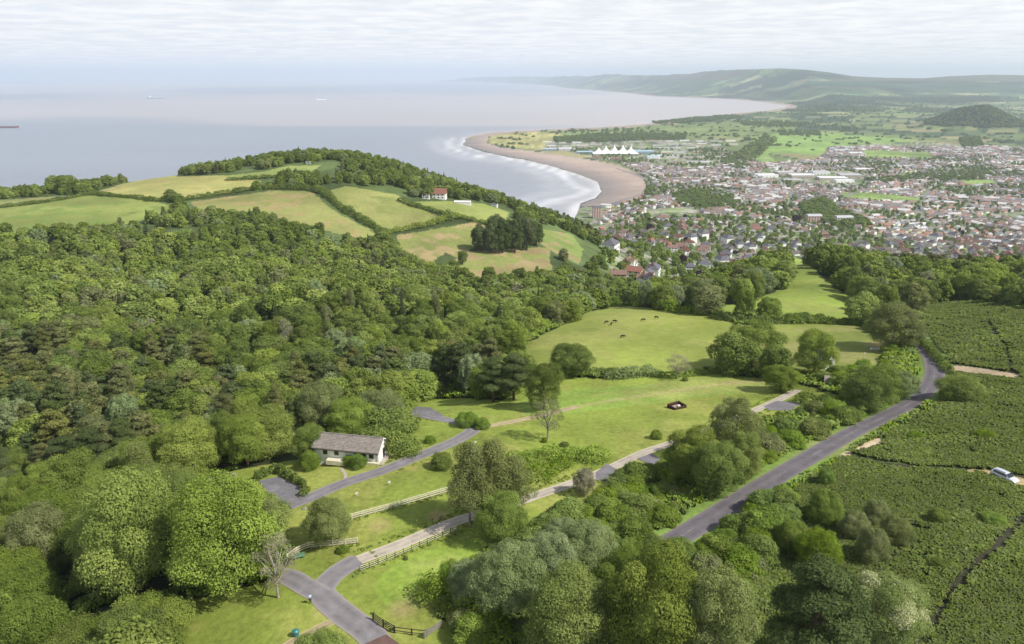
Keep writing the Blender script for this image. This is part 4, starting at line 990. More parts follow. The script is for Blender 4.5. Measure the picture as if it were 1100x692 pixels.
# bracken of the heath, undergrowth along the road and in the woods' edges
def frond_clump(seed, n_=15, r_=.62, hh=.55):
    rg = np.random.default_rng(seed); V = []; F_ = []; t = []
    for i in range(n_):
        th = rg.uniform(0, 6.28); l = r_ * rg.uniform(.6, 1.2); h_ = hh * rg.uniform(.6, 1.3); w = .17 * rg.uniform(.7, 1.3); dx_, dy_ = math.cos(th), math.sin(th); nx, ny = -dy_, dx_
        prof = [(0.05, .05, .3), (.35, .8, 1.0), (.75, 1.0, .8), (1.1, .72, .1)]; b_ = len(V); tv = rg.uniform(0, 1)
        for (a, z_, ww_) in prof:
            for sg in (-1, 1): V.append((dx_ * l * a + nx * w * ww_ * sg, dy_ * l * a + ny * w * ww_ * sg, h_ * z_))
        for k in range(3): F_.append((b_ + 2*k, b_ + 2*k + 1, b_ + 2*k + 3, b_ + 2*k + 2)); t.append(tv)
    return V, F_, t
def clump_mesh(seed, mat, **k):
    V, F_, t = frond_clump(seed, **k); me = mesh_np('fronds', V, F_, M[mat]); set_tint(me, t); return me
BR = [clump_mesh(s_, 'bracken') for s_ in range(5)] + [clump_mesh(s_ + 7, 'bracken_light') for s_ in range(3)]
UG = [clump_mesh(s_ + 20, 'leaf_shrub', n_=16, r_=.6, hh=.7) for s_ in range(4)] + [clump_mesh(s_ + 40, 'leaf', n_=14, r_=.5, hh=.5) for s_ in range(2)]
gapl = [[(1100,555),(1068,590),(1040,615),(1020,640),(1000,672),(985,700)],[(905,488),(960,500),(1010,503),(1050,506),(1100,514)],[(1060,345),(1080,375),(1085,400)],[(985,362),(1010,388),(1020,402)]]
gapw = [[pt(p) for p in g] for g in gapl]
PS = []
for (y0, y1, s_, sc_) in ((62, 135, .56, .85), (135, 200, .78, 1.1), (200, 360, 1.25, 1.6)):
    X, Y = jgrid(0, 380, y0, y1, s_, .45, seed=int(y0)); ok = (cls_at(X, Y) == 3) & (pdist(X, Y, VERGE) > 3.9 + .8 * vnoise(X / 2, Y / 2, 1))
    X, Y = X[ok], Y[ok]; Z = hgt(X, Y); ok = inview(X, Y, Z, 1, 170)
    X, Y, Z = X[ok], Y[ok], Z[ok]
    ok = np.ones(len(X), bool)
    for g, gw_ in zip(gapw, (.75, 1.2, .8, 1.0)): ok &= pdist(X, Y, g) > gw_ * (.1 + 1.5 * vnoise(X / 3.5, Y / 3.5, 12))
    ok &= vnoise(X / 1.9, Y / 1.9, 4) > .10
    for pl_ in ([(1008,390),(1030,391),(1060,396),(1096,401),(1096,410),(1070,406),(1030,401),(1008,401)], [(905,489),(935,474),(948,469),(950,477),(925,486)], [(1040,503),(1062,504),(1100,513),(1160,531),(1160,541),(1098,524),(1062,513)]):
        ok &= ~inpoly(X, Y, wpoly(pl_, 2))
    for tx, ty, tw in TAKEN: ok &= np.hypot(X - tx, Y - ty) > tw * .4
    X, Y, Z = X[ok], Y[ok], Z[ok]; hv = .35 + 1.1 * fbm(X / 3.2, Y / 3.2, 3, 6) + 1.0 * (fbm(X / 17, Y / 17, 3, 7) - .35)
    PS.append(np.stack([X, Y, Z, np.full(len(X), sc_) * rg.uniform(.7, 1.35, len(X)), hv * sc_], -1))
PS = np.concatenate(PS); print('bracken', len(PS)); rg = np.random.default_rng(2)
scatter('bracken', PS[:, :3], PS[:, [3, 3, 4]], rg.uniform(0, 6.28, len(PS)), np.where(fbm(PS[:, 0] / 13, PS[:, 1] / 13, 4, 44) + rg.uniform(-.12, .12, len(PS)) > .56, rg.integers(5, 8, len(PS)), rg.integers(0, 5, len(PS))), BR, 'dense green bracken covering the ground right of the road', 'bracken')
PS = []
for (y0, y1, s_, sc_) in ((62, 150, 1.0, 1.25), (150, 300, 1.7, 2.0)):
    X, Y = jgrid(-170, 240, y0, y1, s_, .45, seed=int(y0) + 3); c_ = cls_at(X, Y); ok = (c_ == 0) & ((X > -20) | (vnoise(X / 3, Y / 3, 9) > .5)) & (pdist(X, Y, VERGE) > 3.7 + 1.0 * vnoise(X / 2, Y / 2, 1))
    for ln, w_ in ((PATH1, 1.9), (DRIVE1, 3.2)): ok &= pdist(X, Y, [pt(p) for p in ln]) > w_
    X, Y = X[ok], Y[ok]; Z = hgt(X, Y); ok = inview(X, Y, Z, 1, 170); X, Y, Z = X[ok], Y[ok], Z[ok]
    PS.append(np.stack([X, Y, Z, np.full(len(X), sc_), (.5 + .9 * fbm(X / 4, Y / 4, 3, 6)) * sc_], -1))
PS = np.concatenate(PS); print('undergrowth', len(PS))
scatter('undergrowth', PS[:, :3], PS[:, [3, 3, 4]], rg.uniform(0, 6.28, len(PS)), rg.integers(0, 6, len(PS)), UG, 'rough bramble and weeds under the trees and along the road verge', 'undergrowth')

GT = [clump_mesh(s_ + 60, 'grass_tuft', n_=9, r_=.24, hh=.14) for s_ in range(4)]
X, Y = jgrid(-90, 190, 62, 260, .85, .48, seed=31); ok = cls_at(X, Y) == 1; X, Y = X[ok], Y[ok]
dn = fbm(X / 7, Y / 7, 4, 62) + .25 * fbm(X / 1.6, Y / 1.6, 2, 63) + rg.uniform(-.06, .06, len(X)); ok = dn > 5; 
for ln in (PATH1, DRIVE1, DRIVE2): 
    dd_ = pdist(X, Y, [pt(p) for p in ln]); ok |= (dd_ < 3.2) & (dn > .66); ok &= dd_ > (1.7 if ln is PATH1 else 2.6)
for ln in ([(378,558),(440,541),(484,528)], [(309,602),(332,589),(384,584)], [(387,614),(440,592),(492,570)], [(545,404),(600,406),(700,404),(775,401)]): ok |= (pdist(X, Y, [pt(p) for p in ln]) < .9)
X, Y = X[ok], Y[ok]; Z = hgt(X, Y); ok = inview(X, Y, Z, 1, 40); X, Y, Z = X[ok], Y[ok], Z[ok]; print('tufts', len(X))
sz = rg.uniform(.6, 1.5, len(X))
scatter('rough_grass', np.stack([X, Y, Z], -1), np.stack([sz, sz, sz * rg.uniform(.6, 1.3, len(X))], -1), rg.uniform(0, 6.28, len(X)), rg.integers(0, 4, len(X)), GT, 'rough grass tufts in the lawn and along fences and path edges', 'grass')

# ---- hedges: each one a thing, a lumpy leafy wall along its field edge
def hedge(pix, w, h, mat, label, leaf=.4, dens=9.0, name='hedge', group=None, world=False, gaps=.0):
    C2 = resample(pix if world else [pt(p) for p in pix], max(.6, w * .42)); rg = np.random.default_rng(int(abs(C2[0, 0] * 7 + C2[0, 1])) % 9999)
    lob = []; x0, y0 = C2[0]; z0 = float(hgt(x0, y0)[0])
    for q in C2:
        if rg.uniform() < gaps: continue
        zz = float(hgt(q[0], q[1])[0]) - z0; hh = h * rg.uniform(.55, 1.45); ww = w * rg.uniform(.6, 1.35)
        lob.append((q[0] - x0 + rg.uniform(-.15, .15) * w, q[1] - y0 + rg.uniform(-.15, .15) * w, zz + hh * .42, ww * .6, ww * .6, hh * .6))
    n_ = int(min(26000, len(lob) * dens * (w * h) / leaf ** 2 * .55)) + 60
    V, Fq, t = leafcloud(lob, n_, leaf, rg, jit=.6, cull=.72)
    me = mesh_np(name, V, Fq, M[mat]); set_tint(me, t); o = link(name, me, None, (x0, y0, z0)); tag(o, label, 'hedge', group); return o
HG = [
 ([(0,223),(50,217.5),(88,210.5),(103,207)],5,2.6,'leaf_dark','low hedge along the top of the leftmost green field',.8),
 ([(100,206),(130,197),(165,189.5),(240,187)],5,2.5,'leaf_dark','hedge along the seaward edge of the golden field',.8),
 ([(100,209),(135,212),(160,215)],6,3,'leaf_dark','dark hedge between the golden field and the leftmost green field',.8),
 ([(160,216),(200,215),(240,209),(285,201),(300,200)],6,3.5,'leaf_dark','thick hedge along the lower edge of the golden field',.8),
 ([(245,194),(290,191),(330,187)],5,3,'leaf_dark','hedge below the small light field on the headland top',.8),
 ([(285,203),(335,205),(352,212),(370,226),(395,241),(413,252)],7,4.5,'leaf_dark','long bushy hedge running down between the ridge field and the middle field',.8),
 ([(413,252),(440,246),(462,242),(480,236),(492,234)],6,4,'leaf','bushy hedge across the bottom of the middle field',.8),
 ([(430,216),(445,222),(460,226),(480,230),(510,238),(523,241)],6,3.5,'leaf_dark','hedge below the field of the red roofed house',.8),
 ([(660,404),(645,404),(625,402),(612,404),(600,406)],4,2.4,'leaf_shrub','overgrown hedge right of the lone oak',.45),
 ([(700,403),(685,404),(668,406),(655,406)],4,2.4,'leaf_willow','pale flowering hedge between the lawn and the cow field',.45),
 ([(775,400),(760,401),(740,403),(722,405),(703,404)],3,1.2,'leaf_shrub','low grassy hedge near the dead tree',.4),
 ([(650,329),(680,328),(710,331),(745,336),(770,339)],5,3.5,'leaf_shrub','hedge at the far side of the cow field',.6),
 ([(770,342),(800,346),(840,347)],4,2.4,'leaf_shrub','hedge between the cow field and the upper field',.6),
 ([(840,347),(880,347),(905,348),(935,348)],4,2,'leaf_dark','hedge under the dark bush row across the upper field',.6),
 ([(548,500),(570,494),(600,490),(625,492),(640,494)],4.6,1.7,'leaf_shrub','leafy hedge on the lawn above the pale path',.4),
 ([(540,520),(560,516),(585,510),(605,500)],4.8,1.6,'leaf_shrub','overgrown bank of shrubs close above the pale path',.4),
 ([(895,441),(880,436),(868,432),(858,432)],4,2,'leaf_dark','clipped hedge at the far end of the pale path',.4),
 ([(277,515),(292,508),(300,508),(315,516),(328,525),(326,532)],1.3,1.6,'leaf_dark','dark hedge round two sides of the square grey parking area',.3),
 ([(402,485),(412,481),(425,482),(432,488),(440,486)],6,4.6,'leaf_dark','dark clump hedge right of the white building',.4),
 ([(395,462),(375,458),(355,456),(342,452)],7,5,'leaf_shrub','tall green hedge behind the white building',.45),
 ([(396,470),(420,463),(440,462)],6,4.5,'leaf_shrub','tall green hedge behind the building leading to the turning area',.45),
 ([(985,362),(1012,392),(1022,402)],2.2,1.6,'leaf_dark','dark hedge bank right of the road above the layby',.4),
 ([(470,640),(500,655),(520,670),(535,690)],4,3,'leaf_shrub','bushy hedge at the right edge of the lower lawn',.35),
 ([(412,257),(440,283),(462,298),(478,302)],8,5,'leaf','strip of bushes down the edge of the ravine field',.8),
]
for a in HG: hedge(*a)
# ------------------------------------------------------------------ modelling helpers for built things
class MB:
    def __init__(s): s.v = []; s.f = []
    def box(s, x0, x1, y0, y1, z0, z1):
        b = len(s.v); s.v += [(a, c, e) for e in (z0, z1) for a, c in ((x0, y0), (x1, y0), (x1, y1), (x0, y1))]
        s.f += [(b+3,b+2,b+1,b), (b+4,b+5,b+6,b+7), (b,b+1,b+5,b+4), (b+1,b+2,b+6,b+5), (b+2,b+3,b+7,b+6), (b+3,b,b+4,b+7)]; return s
    def tube(s, p0, p1, r0, r1, n_=8):
        V, F_ = tubes([(p0, p1, r0, r1)], n_); b = len(s.v); s.v += [tuple(q) for q in V]; s.f += [tuple(int(i) + b for i in q) for q in F_]
        s.f += [tuple(b + i for i in range(n_)), tuple(b + n_ + i for i in range(n_))[::-1]]; return s
    def poly(s, *pts):
        b = len(s.v); s.v += list(pts); s.f.append(tuple(range(b, b + len(pts)))); return s
    def prism(s, prof, y0, y1):      # profile in x,z extruded along y
        b = len(s.v); n_ = len(prof); s.v += [(a, y0, c) for a, c in prof] + [(a, y1, c) for a, c in prof]
        s.f += [tuple(range(b, b + n_)), tuple(range(b + n_, b + 2 * n_))[::-1]]
        s.f += [(b + i, b + n_ + i, b + n_ + (i + 1) % n_, b + (i + 1) % n_) for i in range(n_)]; return s
    def mesh(s, name, mat, bevel=0):
        me = bpy.data.meshes.new(name); me.from_pydata([tuple(map(float, q)) for q in s.v], [], s.f); me.materials.append(mat)
        import bmesh
        bm = bmesh.new(); bm.from_mesh(me); bmesh.ops.recalc_face_normals(bm, faces=bm.faces)
        if bevel: bmesh.ops.bevel(bm, geom=list(bm.edges), offset=bevel, segments=2, affect='EDGES', clamp_overlap=True)
        bm.to_mesh(me); bm.free(); return me
    def build(s, name, mat, parent=None, loc=(0, 0, 0), bevel=0): return link(name, s.mesh(name, mat, bevel), parent, loc)
def skinned(name, V, E, Rr, mat, parent=None, loc=(0, 0, 0), sub=1):
    me = bpy.data.meshes.new(name); me.from_pydata(V, E, []); me.materials.append(mat); o = link(name, me, parent, loc)
    md = o.modifiers.new('skin', 'SKIN'); md.use_smooth_shade = True
    for i, r in enumerate(Rr): me.skin_vertices[0].data[i].radius = (r, r) if not isinstance(r, tuple) else r
    me.skin_vertices[0].data[0].use_root = True
    o.modifiers.new('sub', 'SUBSURF').levels = sub; o.modifiers['sub'].render_levels = sub; return o
def ground(px, py): return hit(px, py)
def gz(x_, y_): return float(hgt(x_, y_)[0])

# ------------------------------------------------------------------ houses
WALLS = {'white': plain('white_house_wall', (.84, .83, .80), .8, .2, 0, .3, .08), 'cream': plain('cream_house_wall', (.70, .64, .52), .8, .2, 0, .3, .1),
         'brick': plain('brick_house_wall', (.36, .22, .16), .85, .2, 0, .3, .15), 'pink': plain('pinkish_house_wall', (.55, .40, .34), .85, .2, 0, .3, .1)}
ROOFS = {'brown': M['roof_brown'], 'slate': M['roof_slate'], 'red': M['roof_red'], 'grey': M['roof_grey']}
def house_parts(w, l, h, rh, hip, wall, roof, wing):
    """meshes of one kind of house: walls, roof, chimney, window; ridge along y"""
    def wallm(x0, x1, y0, y1, b):
        b.prism([(x0, -2), (x1, -2), (x1, h), ((x0 + x1) / 2, h + (0 if hip else rh * .96)), (x0, h)], y0, y1)
    wb = MB(); wallm(-w/2, w/2, -l/2, l/2, wb)
    rb = MB(); e = .45; t_ = .18; k = w * .5 if hip else 0
    def roofm(cx_, cy_, w_, l_, rh_, k_):
        X0, X1, Y0, Y1 = cx_ - w_/2 - e, cx_ + w_/2 + e, cy_ - l_/2 - e, cy_ + l_/2 + e; z0 = h - .12; z1 = h + rh_ + .12
        A_ = (X0, Y0, z0); B_ = (X1, Y0, z0); C_ = (X1, Y1, z0); D_ = (X0, Y1, z0); R0 = (cx_, Y0 + k_, z1); R1 = (cx_, Y1 - k_, z1)
        b = len(rb.v); rb.v += [A_, B_, C_, D_, R0, R1] + [(q[0], q[1], q[2] - t_) for q in (A_, B_, C_, D_)]
        rb.f += [(b, b+4, b+5, b+3), (b+1, b+2, b+5, b+4), (b, b+1, b+4), (b+2, b+3, b+5), (b, b+3, b+9, b+6), (b+1, b+7, b+8, b+2), (b, b+6, b+7, b+1), (b+3, b+2, b+8, b+9), (b+6, b+9, b+8, b+7)]
    roofm(0, 0, w, l, rh, k)
    if wing:   # front gable
        g = MB(); gy = l * .2; wb.prism([(-.0, -2), (w/2 + 1.6, -2), (w/2 + 1.6, h), (0, h)], gy - 2.2, gy + 2.2)
        b = len(rb.v); z1 = h + rh * .72; x1 = w/2 + 2.0
        rb.v += [(0, gy, z1), (x1, gy, z1), (x1, gy - 2.7, h - .2), (0, gy - 2.7, h - .2), (x1, gy + 2.7, h - .2), (0, gy + 2.7, h - .2)]
        rb.f += [(b, b+1, b+2, b+3), (b, b+5, b+4, b+1)]
        wb.poly((w/2 + 1.6, gy - 2.2, h), (w/2 + 1.6, gy + 2.2, h), (w/2 + 1.6, gy, z1 - .15))
    cb = MB().box(-.45, .45, l/2 * .55, l/2 * .55 + .9, h + rh * .4, h + rh + 1.3)
    wn = []
    for s_ in (-1, 1):
        for yy in (-l * .3, 0.0, l * .3):
            for zz in ((1.0, 3.7) if h > 4.5 else (1.0,)):
                if wing and s_ == 1 and abs(yy - l * .2) < 2.8: continue
                wn.append(MB().box(min(s_ * w/2, s_ * (w/2 + .05)), max(s_ * w/2, s_ * (w/2 + .05)), yy - .75, yy + .75, zz, zz + 1.3).mesh('window', M['glass']))
    for yy in (-l/2, l/2):
        for zz in ((1.0, 3.7) if h > 4.5 else (1.0,)):
            wn.append(MB().box(-1.0, .8, min(yy, yy * 1.008), max(yy, yy * 1.008), zz, zz + 1.3).mesh('window', M['glass']))
    return wb.mesh('wall', WALLS[wall]), rb.mesh('roof', ROOFS[roof]), cb.mesh('chimney', M['brick_red']), wn
HK = []
for i, a in enumerate([(8,12,5.2,2.8,0,'white','brown',1),(7.5,10,5.2,3,1,'white','slate',0),(8,14,5,2.8,0,'cream','grey',0),(8,11,5.2,3.2,1,'brick','brown',1),(7.5,12,5.4,3,0,'white','red',0),
                     (9,17,2.8,2.4,0,'white','grey',0),(8,13,5.2,3,0,'pink','brown',1),(9,12,7.6,3.2,1,'white','slate',0),(8,15,5.2,3,0,'cream','red',1),(7.5,9,5.2,3,0,'white','brown',0),(12,20,7.8,3.6,1,'white','brown',1),(10,15,5.6,5.4,0,'white','red',1)]):
    HK.append((a, house_parts(*a)))
COLW = {'white': 'white', 'cream': 'cream', 'brick': 'brick', 'pink': 'pinkish'}
def put_house(k, x_, y_, rz, sc, label, group=None, windows=True, name='house', zoff=0.0):
    a, (wm, rm, cm, wn) = HK[k]; e = empty(name, (x_, y_, gz(x_, y_) + zoff), rz); e.scale = (sc, sc, sc); tag(e, label, 'house', group)
    link('wall', wm, e); r_ = link('roof', rm, e); link('chimney', cm, r_)
    if windows:
        for q in wn: link('window', q, e)
    return e
# town plan: districts with their own street direction
HOUSES = []; TREES = []
rg = np.random.default_rng(77)
hx, hy = jgrid(-100, 2800, 640, 3500, 170, .3, 9)
def district(X, Y):
    i = np.argmin((X - hx) ** 2 + (Y - hy) ** 2); return i
dang = rg.uniform(-.5, .5, len(hx)) + np.where(rg.uniform(0, 1, len(hx)) < .5, 0, math.pi / 2)
GP = [wpoly(g_, 2) for g_ in GREENS]
WH = [wpoly([(815,181),(868,186),(905,183),(930,188),(925,200),(870,198),(820,194)], 2), wpoly([(586,152),(640,148),(700,146),(760,150),(800,160),(785,178),(740,182),(700,178),(660,175),(600,165)], 2)]
cand = []
for i in range(len(hx)):
    ca, sa = math.cos(dang[i]), math.sin(dang[i]); near_ = hy[i] < 1500
    sa_, sb_ = (27, 32) if near_ else (14.5, 26)
    for a in np.arange(-130, 130, sa_):
        for b in np.arange(-130, 130, sb_):
            X_ = hx[i] + a * ca - b * sa; Y_ = hy[i] + a * sa + b * ca
            cand.append((X_, Y_, i, dang[i]))
cand = np.array(cand); nearest = np.empty(len(cand), int)
for s_ in range(0, len(cand), 4000):
    c_ = cand[s_:s_+4000]; nearest[s_:s_+4000] = np.argmin((c_[:, 0:1] - hx) ** 2 + (c_[:, 1:2] - hy) ** 2, 1)
cand = cand[nearest == cand[:, 2].astype(int)]
X, Y = cand[:, 0] + rg.uniform(-1.5, 1.5, len(cand)), cand[:, 1] + rg.uniform(-2, 2, len(cand))
ok = inpoly(X, Y, TOWNP) & (coast_sd(X, Y) > 60) & (cls_at(X, Y) == 5)
for g_ in GP + WH: ok &= ~inpoly(X, Y, g_)
for s_ in STREETS: ok &= pdist(X, Y, resample([pt(p) for p in s_], 40)) > 13
X, Y, A_ = X[ok], Y[ok], cand[ok, 3]; Z = hgt(X, Y); ok = inview(X, Y, Z, 5, 30); X, Y, A_, Z = X[ok], Y[ok], A_[ok], Z[ok]
gard = fbm(X / 110, Y / 110, 3, 33); pxh, pyh, dph = project(np.stack([X, Y, Z], -1))
thr = np.where((pxh < 880) & (Y < 1900), .50, .64); ok = gard < thr + rg.uniform(-.12, .12, len(X)); TX, TY = X[~ok], Y[~ok]
X, Y, A_, Z, dph, pxh, pyh = X[ok], Y[ok], A_[ok], Z[ok], dph[ok], pxh[ok], pyh[ok]
print('houses', len(X))
slp = (hgt(X, Y + 12) - Z); order = np.argsort(dph)
ind = order[(pyh[order] < 700)][:285]; inds = set(ind.tolist()); nt_ = np.full(len(X), -1)
hr = random.Random(5)
for q, i in enumerate(ind):
    k = hr.choice([0, 1, 2, 3, 4, 5, 6, 7, 1, 9, 0, 1, 5, 9, 7, 5]); a = HK[k][0]
    where = 'on the wooded slope above the town' if Y[i] < 1150 else ('among gardens at the near edge of the town' if Y[i] < 1500 else 'in the streets of the town')
    lab = f"{COLW[a[5]]} house with {a[6]} roof {where}"
    put_house(k, X[i], Y[i], A_[i] + hr.choice((0, math.pi)) + hr.uniform(-.15, .15), hr.uniform(1.15, 1.6) if Y[i] < 1500 else hr.uniform(.95, 1.3), lab, lab.replace('house with', 'houses with', 1), windows=q < 90)
# the rest of the town in one mass
far_i = np.array([i for i in range(len(X)) if i not in inds])
WC = np.array([(.82, .81, .78), (.78, .76, .73), (.58, .50, .40), (.46, .30, .24), (.52, .38, .32), (.62, .60, .58)]); RC = np.array([(.25, .17, .145), (.17, .165, .18), (.33, .17, .13), (.24, .22, .21), (.20, .15, .13), (.40, .39, .39)])
n_ = len(far_i); w_ = rg.uniform(7, 9.5, n_); l_ = np.where(Y[far_i] > 1500, rg.uniform(10, 14.4, n_), rg.uniform(9, 14, n_)); h_ = rg.uniform(4.6, 6.2, n_); rh_ = rg.uniform(2.4, 3.4, n_)
th = A_[far_i] + (math.pi / 2)
big = (rg.uniform(0, 1, n_) < .07); w_[big] *= 1.7; l_[big] *= 1.9; h_[big] *= 1.2
tpl = np.array([(-1,-1,0,0),(1,-1,0,0),(1,1,0,0),(-1,1,0,0),(-1,-1,1,0),(1,-1,1,0),(1,1,1,0),(-1,1,1,0),(0,-1,1,1),(0,1,1,1),(-1.1,-1.04,.93,0),(1.1,-1.04,.93,0),(1.1,1.04,.93,0),(-1.1,1.04,.93,0),(0,-1.04,1,1.04),(0,1.04,1,1.04)], float)
F1 = np.array([(0,1,5),(0,5,4),(1,2,6),(1,6,5),(2,3,7),(2,7,6),(3,0,4),(3,4,7),(4,5,8),(6,7,9),(10,14,15),(10,15,13),(11,12,15),(11,15,14)])
lx = tpl[:, 0][None] * w_[:, None] / 2; ly = tpl[:, 1][None] * l_[:, None] / 2
vz = tpl[:, 2][None] * h_[:, None] + tpl[:, 3][None] * rh_[:, None] + Z[far_i][:, None] - (tpl[:, 2][None] == 0) * 2.5
vx = lx * np.cos(th)[:, None] - ly * np.sin(th)[:, None] + X[far_i][:, None]; vy = lx * np.sin(th)[:, None] + ly * np.cos(th)[:, None] + Y[far_i][:, None]
VV = np.stack([vx, vy, vz], -1).reshape(-1, 3); FF = (F1[None] + np.arange(n_)[:, None, None] * 16).reshape(-1, 3)
me = mesh_np('town_houses', VV, FF, M['sea'])
m, nt, out = new_mat('distant_house_surfaces'); a = N(nt, 'ShaderNodeAttribute', attribute_name='hue'); princ(nt, out, a.outputs[0], .8, .25); me.materials.clear(); me.materials.append(m)
wc = WC[rg.choice(6, n_, p=[.32, .18, .16, .12, .12, .10])]; rc_ = RC[rg.choice(6, n_, p=[.24, .20, .13, .18, .11, .14])]; rc_[big] = np.array([.5, .49, .48])
fcol = np.concatenate([np.repeat(wc[:, None], 10, 1), np.repeat(rc_[:, None] * .92, 4, 1)], 1).reshape(-1, 3) * rg.uniform(.85, 1.12, (n_ * 14, 1)) 
at = me.attributes.new('hue', 'FLOAT_COLOR', 'FACE'); at.data.foreach_set('color', np.c_[fcol, np.ones(len(fcol))].astype(np.float32).ravel())
tag(link('town_houses', me), 'the many closely packed houses of the town beyond the nearest ones', 'houses', kind='stuff')
# trees of the town gardens, the plain and the wooded conical hill
X2, Y2 = jgrid(60, 2700, 640, 3500, 19, .48, 19); gd = fbm(X2 / 110, Y2 / 110, 3, 33); _z = hgt(X2, Y2)
px2, py2, _ = project(np.stack([X2, Y2, _z], -1))
ok = inpoly(X2, Y2, TOWNP) & (cls_at(X2, Y2) == 5) & (coast_sd(X2, Y2) > 90) & (gd + rg.uniform(-.2, .2, len(X2)) > np.where((px2 < 880) & (Y2 < 1900), .33, .50))
for g_ in GP: ok &= ~inpoly(X2, Y2, g_)
ok &= ~inpoly(X2, Y2, WH[0])
X2, Y2 = X2[ok], Y2[ok]; _z = _z[ok]; ok = inview(X2, Y2, _z, 8, 30); X2, Y2 = X2[ok], Y2[ok]
n2 = len(X2); print('town trees', n2)
bigd = gd.mean(); h2 = rg.uniform(6, 11.5, n2); w2 = rg.uniform(6.5, 11, n2)
mats2 = rg.choice(['leaf_dark', 'leaf', 'leaf_purple', 'leaf_shrub'], n2, p=[.36, .34, .03, .27]); kinds2 = ['purple' if q == 'leaf_purple' else 'broad' for q in mats2]
forest_mass('garden_trees', X2, Y2, h2, w2, kinds2, list(mats2), 'far', 'small dark trees among the houses of the town', 'trees')
hr2 = random.Random(4)
for (bx, by, w_m, mt_, lb) in [(698,249,17,'leaf_purple','dark purple copper beech among the houses on the slope'),(692,257,14,'leaf_birch','yellow green round tree just below the copper beech'),(733,283,13,'leaf_purple','dark purple tree right of the big white house at the wood edge'),
                              (700,262,18,'leaf','big green round tree below the yellow green tree among the houses'),(855,240,20,'leaf_purple','large dark purple tree beside the pale block at the town edge')]:
    P = hit(bx, by); plant('purple' if 'purple' in mt_ else 'broad', mt_, P[0], P[1], w_m * .95, w_m, 'lo', lb, rg=hr2, name='copper_beech_tree' if 'purple' in mt_ else 'broadleaf_tree')
# rows of trees at the town edge as in the photograph
def tree_row(pl, spacing, h, name, lab, mats_=('leaf_dark',), wk=1.0, jit=1.0, kind_='broad', lod='far'):
    Q = resample([pt(p) for p in pl], spacing); rg = np.random.default_rng(len(Q) + 3); n_ = len(Q)
    Q = Q + rg.normal(0, 1, Q.shape) * jit * spacing * .35
    forest_mass(name, Q[:, 0], Q[:, 1], rg.uniform(.7, 1.2, n_) * h, rg.uniform(.8, 1.3, n_) * h * wk, [kind_] * n_, list(rg.choice(mats_, n_)), lod, lab, 'trees')
def tree_area(pl, spacing, h, name, lab, mats_=('leaf_dark',), lod='far', wk=1.15):
    W = wpoly(pl, 2); X_, Y_ = jgrid(W[:, 0].min(), W[:, 0].max(), W[:, 1].min(), W[:, 1].max(), spacing, .42, 3); k_ = inpoly(X_, Y_, W); X_, Y_ = X_[k_], Y_[k_]
    rg = np.random.default_rng(len(X_)); n_ = len(X_)
    forest_mass(name, X_, Y_, rg.uniform(.7, 1.2, n_) * h, rg.uniform(.8, 1.25, n_) * h * wk, ['broad'] * n_, list(rg.choice(mats_, n_)), lod, lab, 'trees')
tree_area([(594,149),(640,145),(700,145),(738,146),(736,151),(690,151),(640,153),(598,154)], 24, 15, 'shelter_belt', 'belt of trees behind the holiday camp')
tree_area([(775,175),(800,160),(822,146),(835,150),(818,166),(792,184)], 26, 15, 'shelter_belt', 'long diagonal wood at the edge of the town', ('leaf_dark','leaf'))
tree_area([(722,212),(740,206),(768,207),(790,214),(786,222),(745,222),(726,220)], 13, 13, 'park_trees', 'dark park trees in front of the town centre')
tree_area([(860,222),(884,214),(905,230),(930,238),(932,246),(890,244),(866,236)], 13, 14, 'park_trees', 'dark trees around the large block at the town edge')
tree_area([(930,194),(985,188),(1050,186),(1072,190),(1050,194),(990,195),(950,198)], 20, 13, 'park_trees', 'line of dark trees along the green in the town')
tree_area([(700,131.5),(740,127.5),(790,124),(800,126),(760,131),(705,133.5)], 34, 16, 'shore_wood', 'dark wood along the shore of the inlet')
tree_area([(790,131),(850,132),(880,134),(850,136.5),(800,135)], 34, 16, 'shore_wood', 'dark wood on the plain beyond the common')
tree_area([(885,115.5),(920,117),(952,120),(930,121.5),(890,119)], 60, 22, 'shore_wood', 'dark wood far out on the plain')
tree_area([(835,140.5),(880,141),(882,146),(836,146)], 28, 12, 'shore_wood', 'dark wood beside the pale sheds on the plain')
tree_area([(1030,150),(1052,148),(1056,158),(1036,160)], 22, 15, 'park_trees', 'dark clump of trees on the plain before the conical hill')
c = at_z(1046, 141, 3); X2, Y2 = jgrid(c[0]*1.06 - 420, c[0]*1.06 + 420, c[1] - 60, c[1] + 560, 17, .42, 3)
e_ = ((X2 - c[0]*1.06) / 320) ** 2 + ((Y2 - c[1] - 240) / 300) ** 2 + (vnoise(X2 / 60, Y2 / 60, 2) - .5) * .25 < 1
X2, Y2 = X2[e_], Y2[e_]; n2 = len(X2)
forest_mass('hill_wood', X2, Y2, rg.uniform(13, 20, n2), rg.uniform(16, 24, n2), ['broad'] * n2, list(rg.choice(['leaf_dark', 'leaf_fir'], n2)), 'far', 'dark wood covering the conical hill on the plain', 'woodland')
# hedgerow trees of the plain
pick = np.nonzero(((hedge_mask | wood_mask) & (y > 3400) & (y < 9500) & (cls == 6) & (np.abs(x / y) < .85)))[0]; pick = rg.choice(pick, min(9000, len(pick)), replace=False)
X2, Y2 = x[pick] + rg.uniform(-15, 15, len(pick)), y[pick] + rg.uniform(-20, 20, len(pick)); n2 = len(X2)
ok = coast_sd(X2, Y2) > 60; X2, Y2 = X2[ok], Y2[ok]; n2 = len(X2)
forest_mass('hedgerow_trees', X2, Y2, rg.uniform(6, 13, n2), rg.uniform(12, 26, n2), ['broad'] * n2, ['leaf_dark'] * n2, 'far', 'hedgerow trees and copses spread over the distant plain', 'trees')

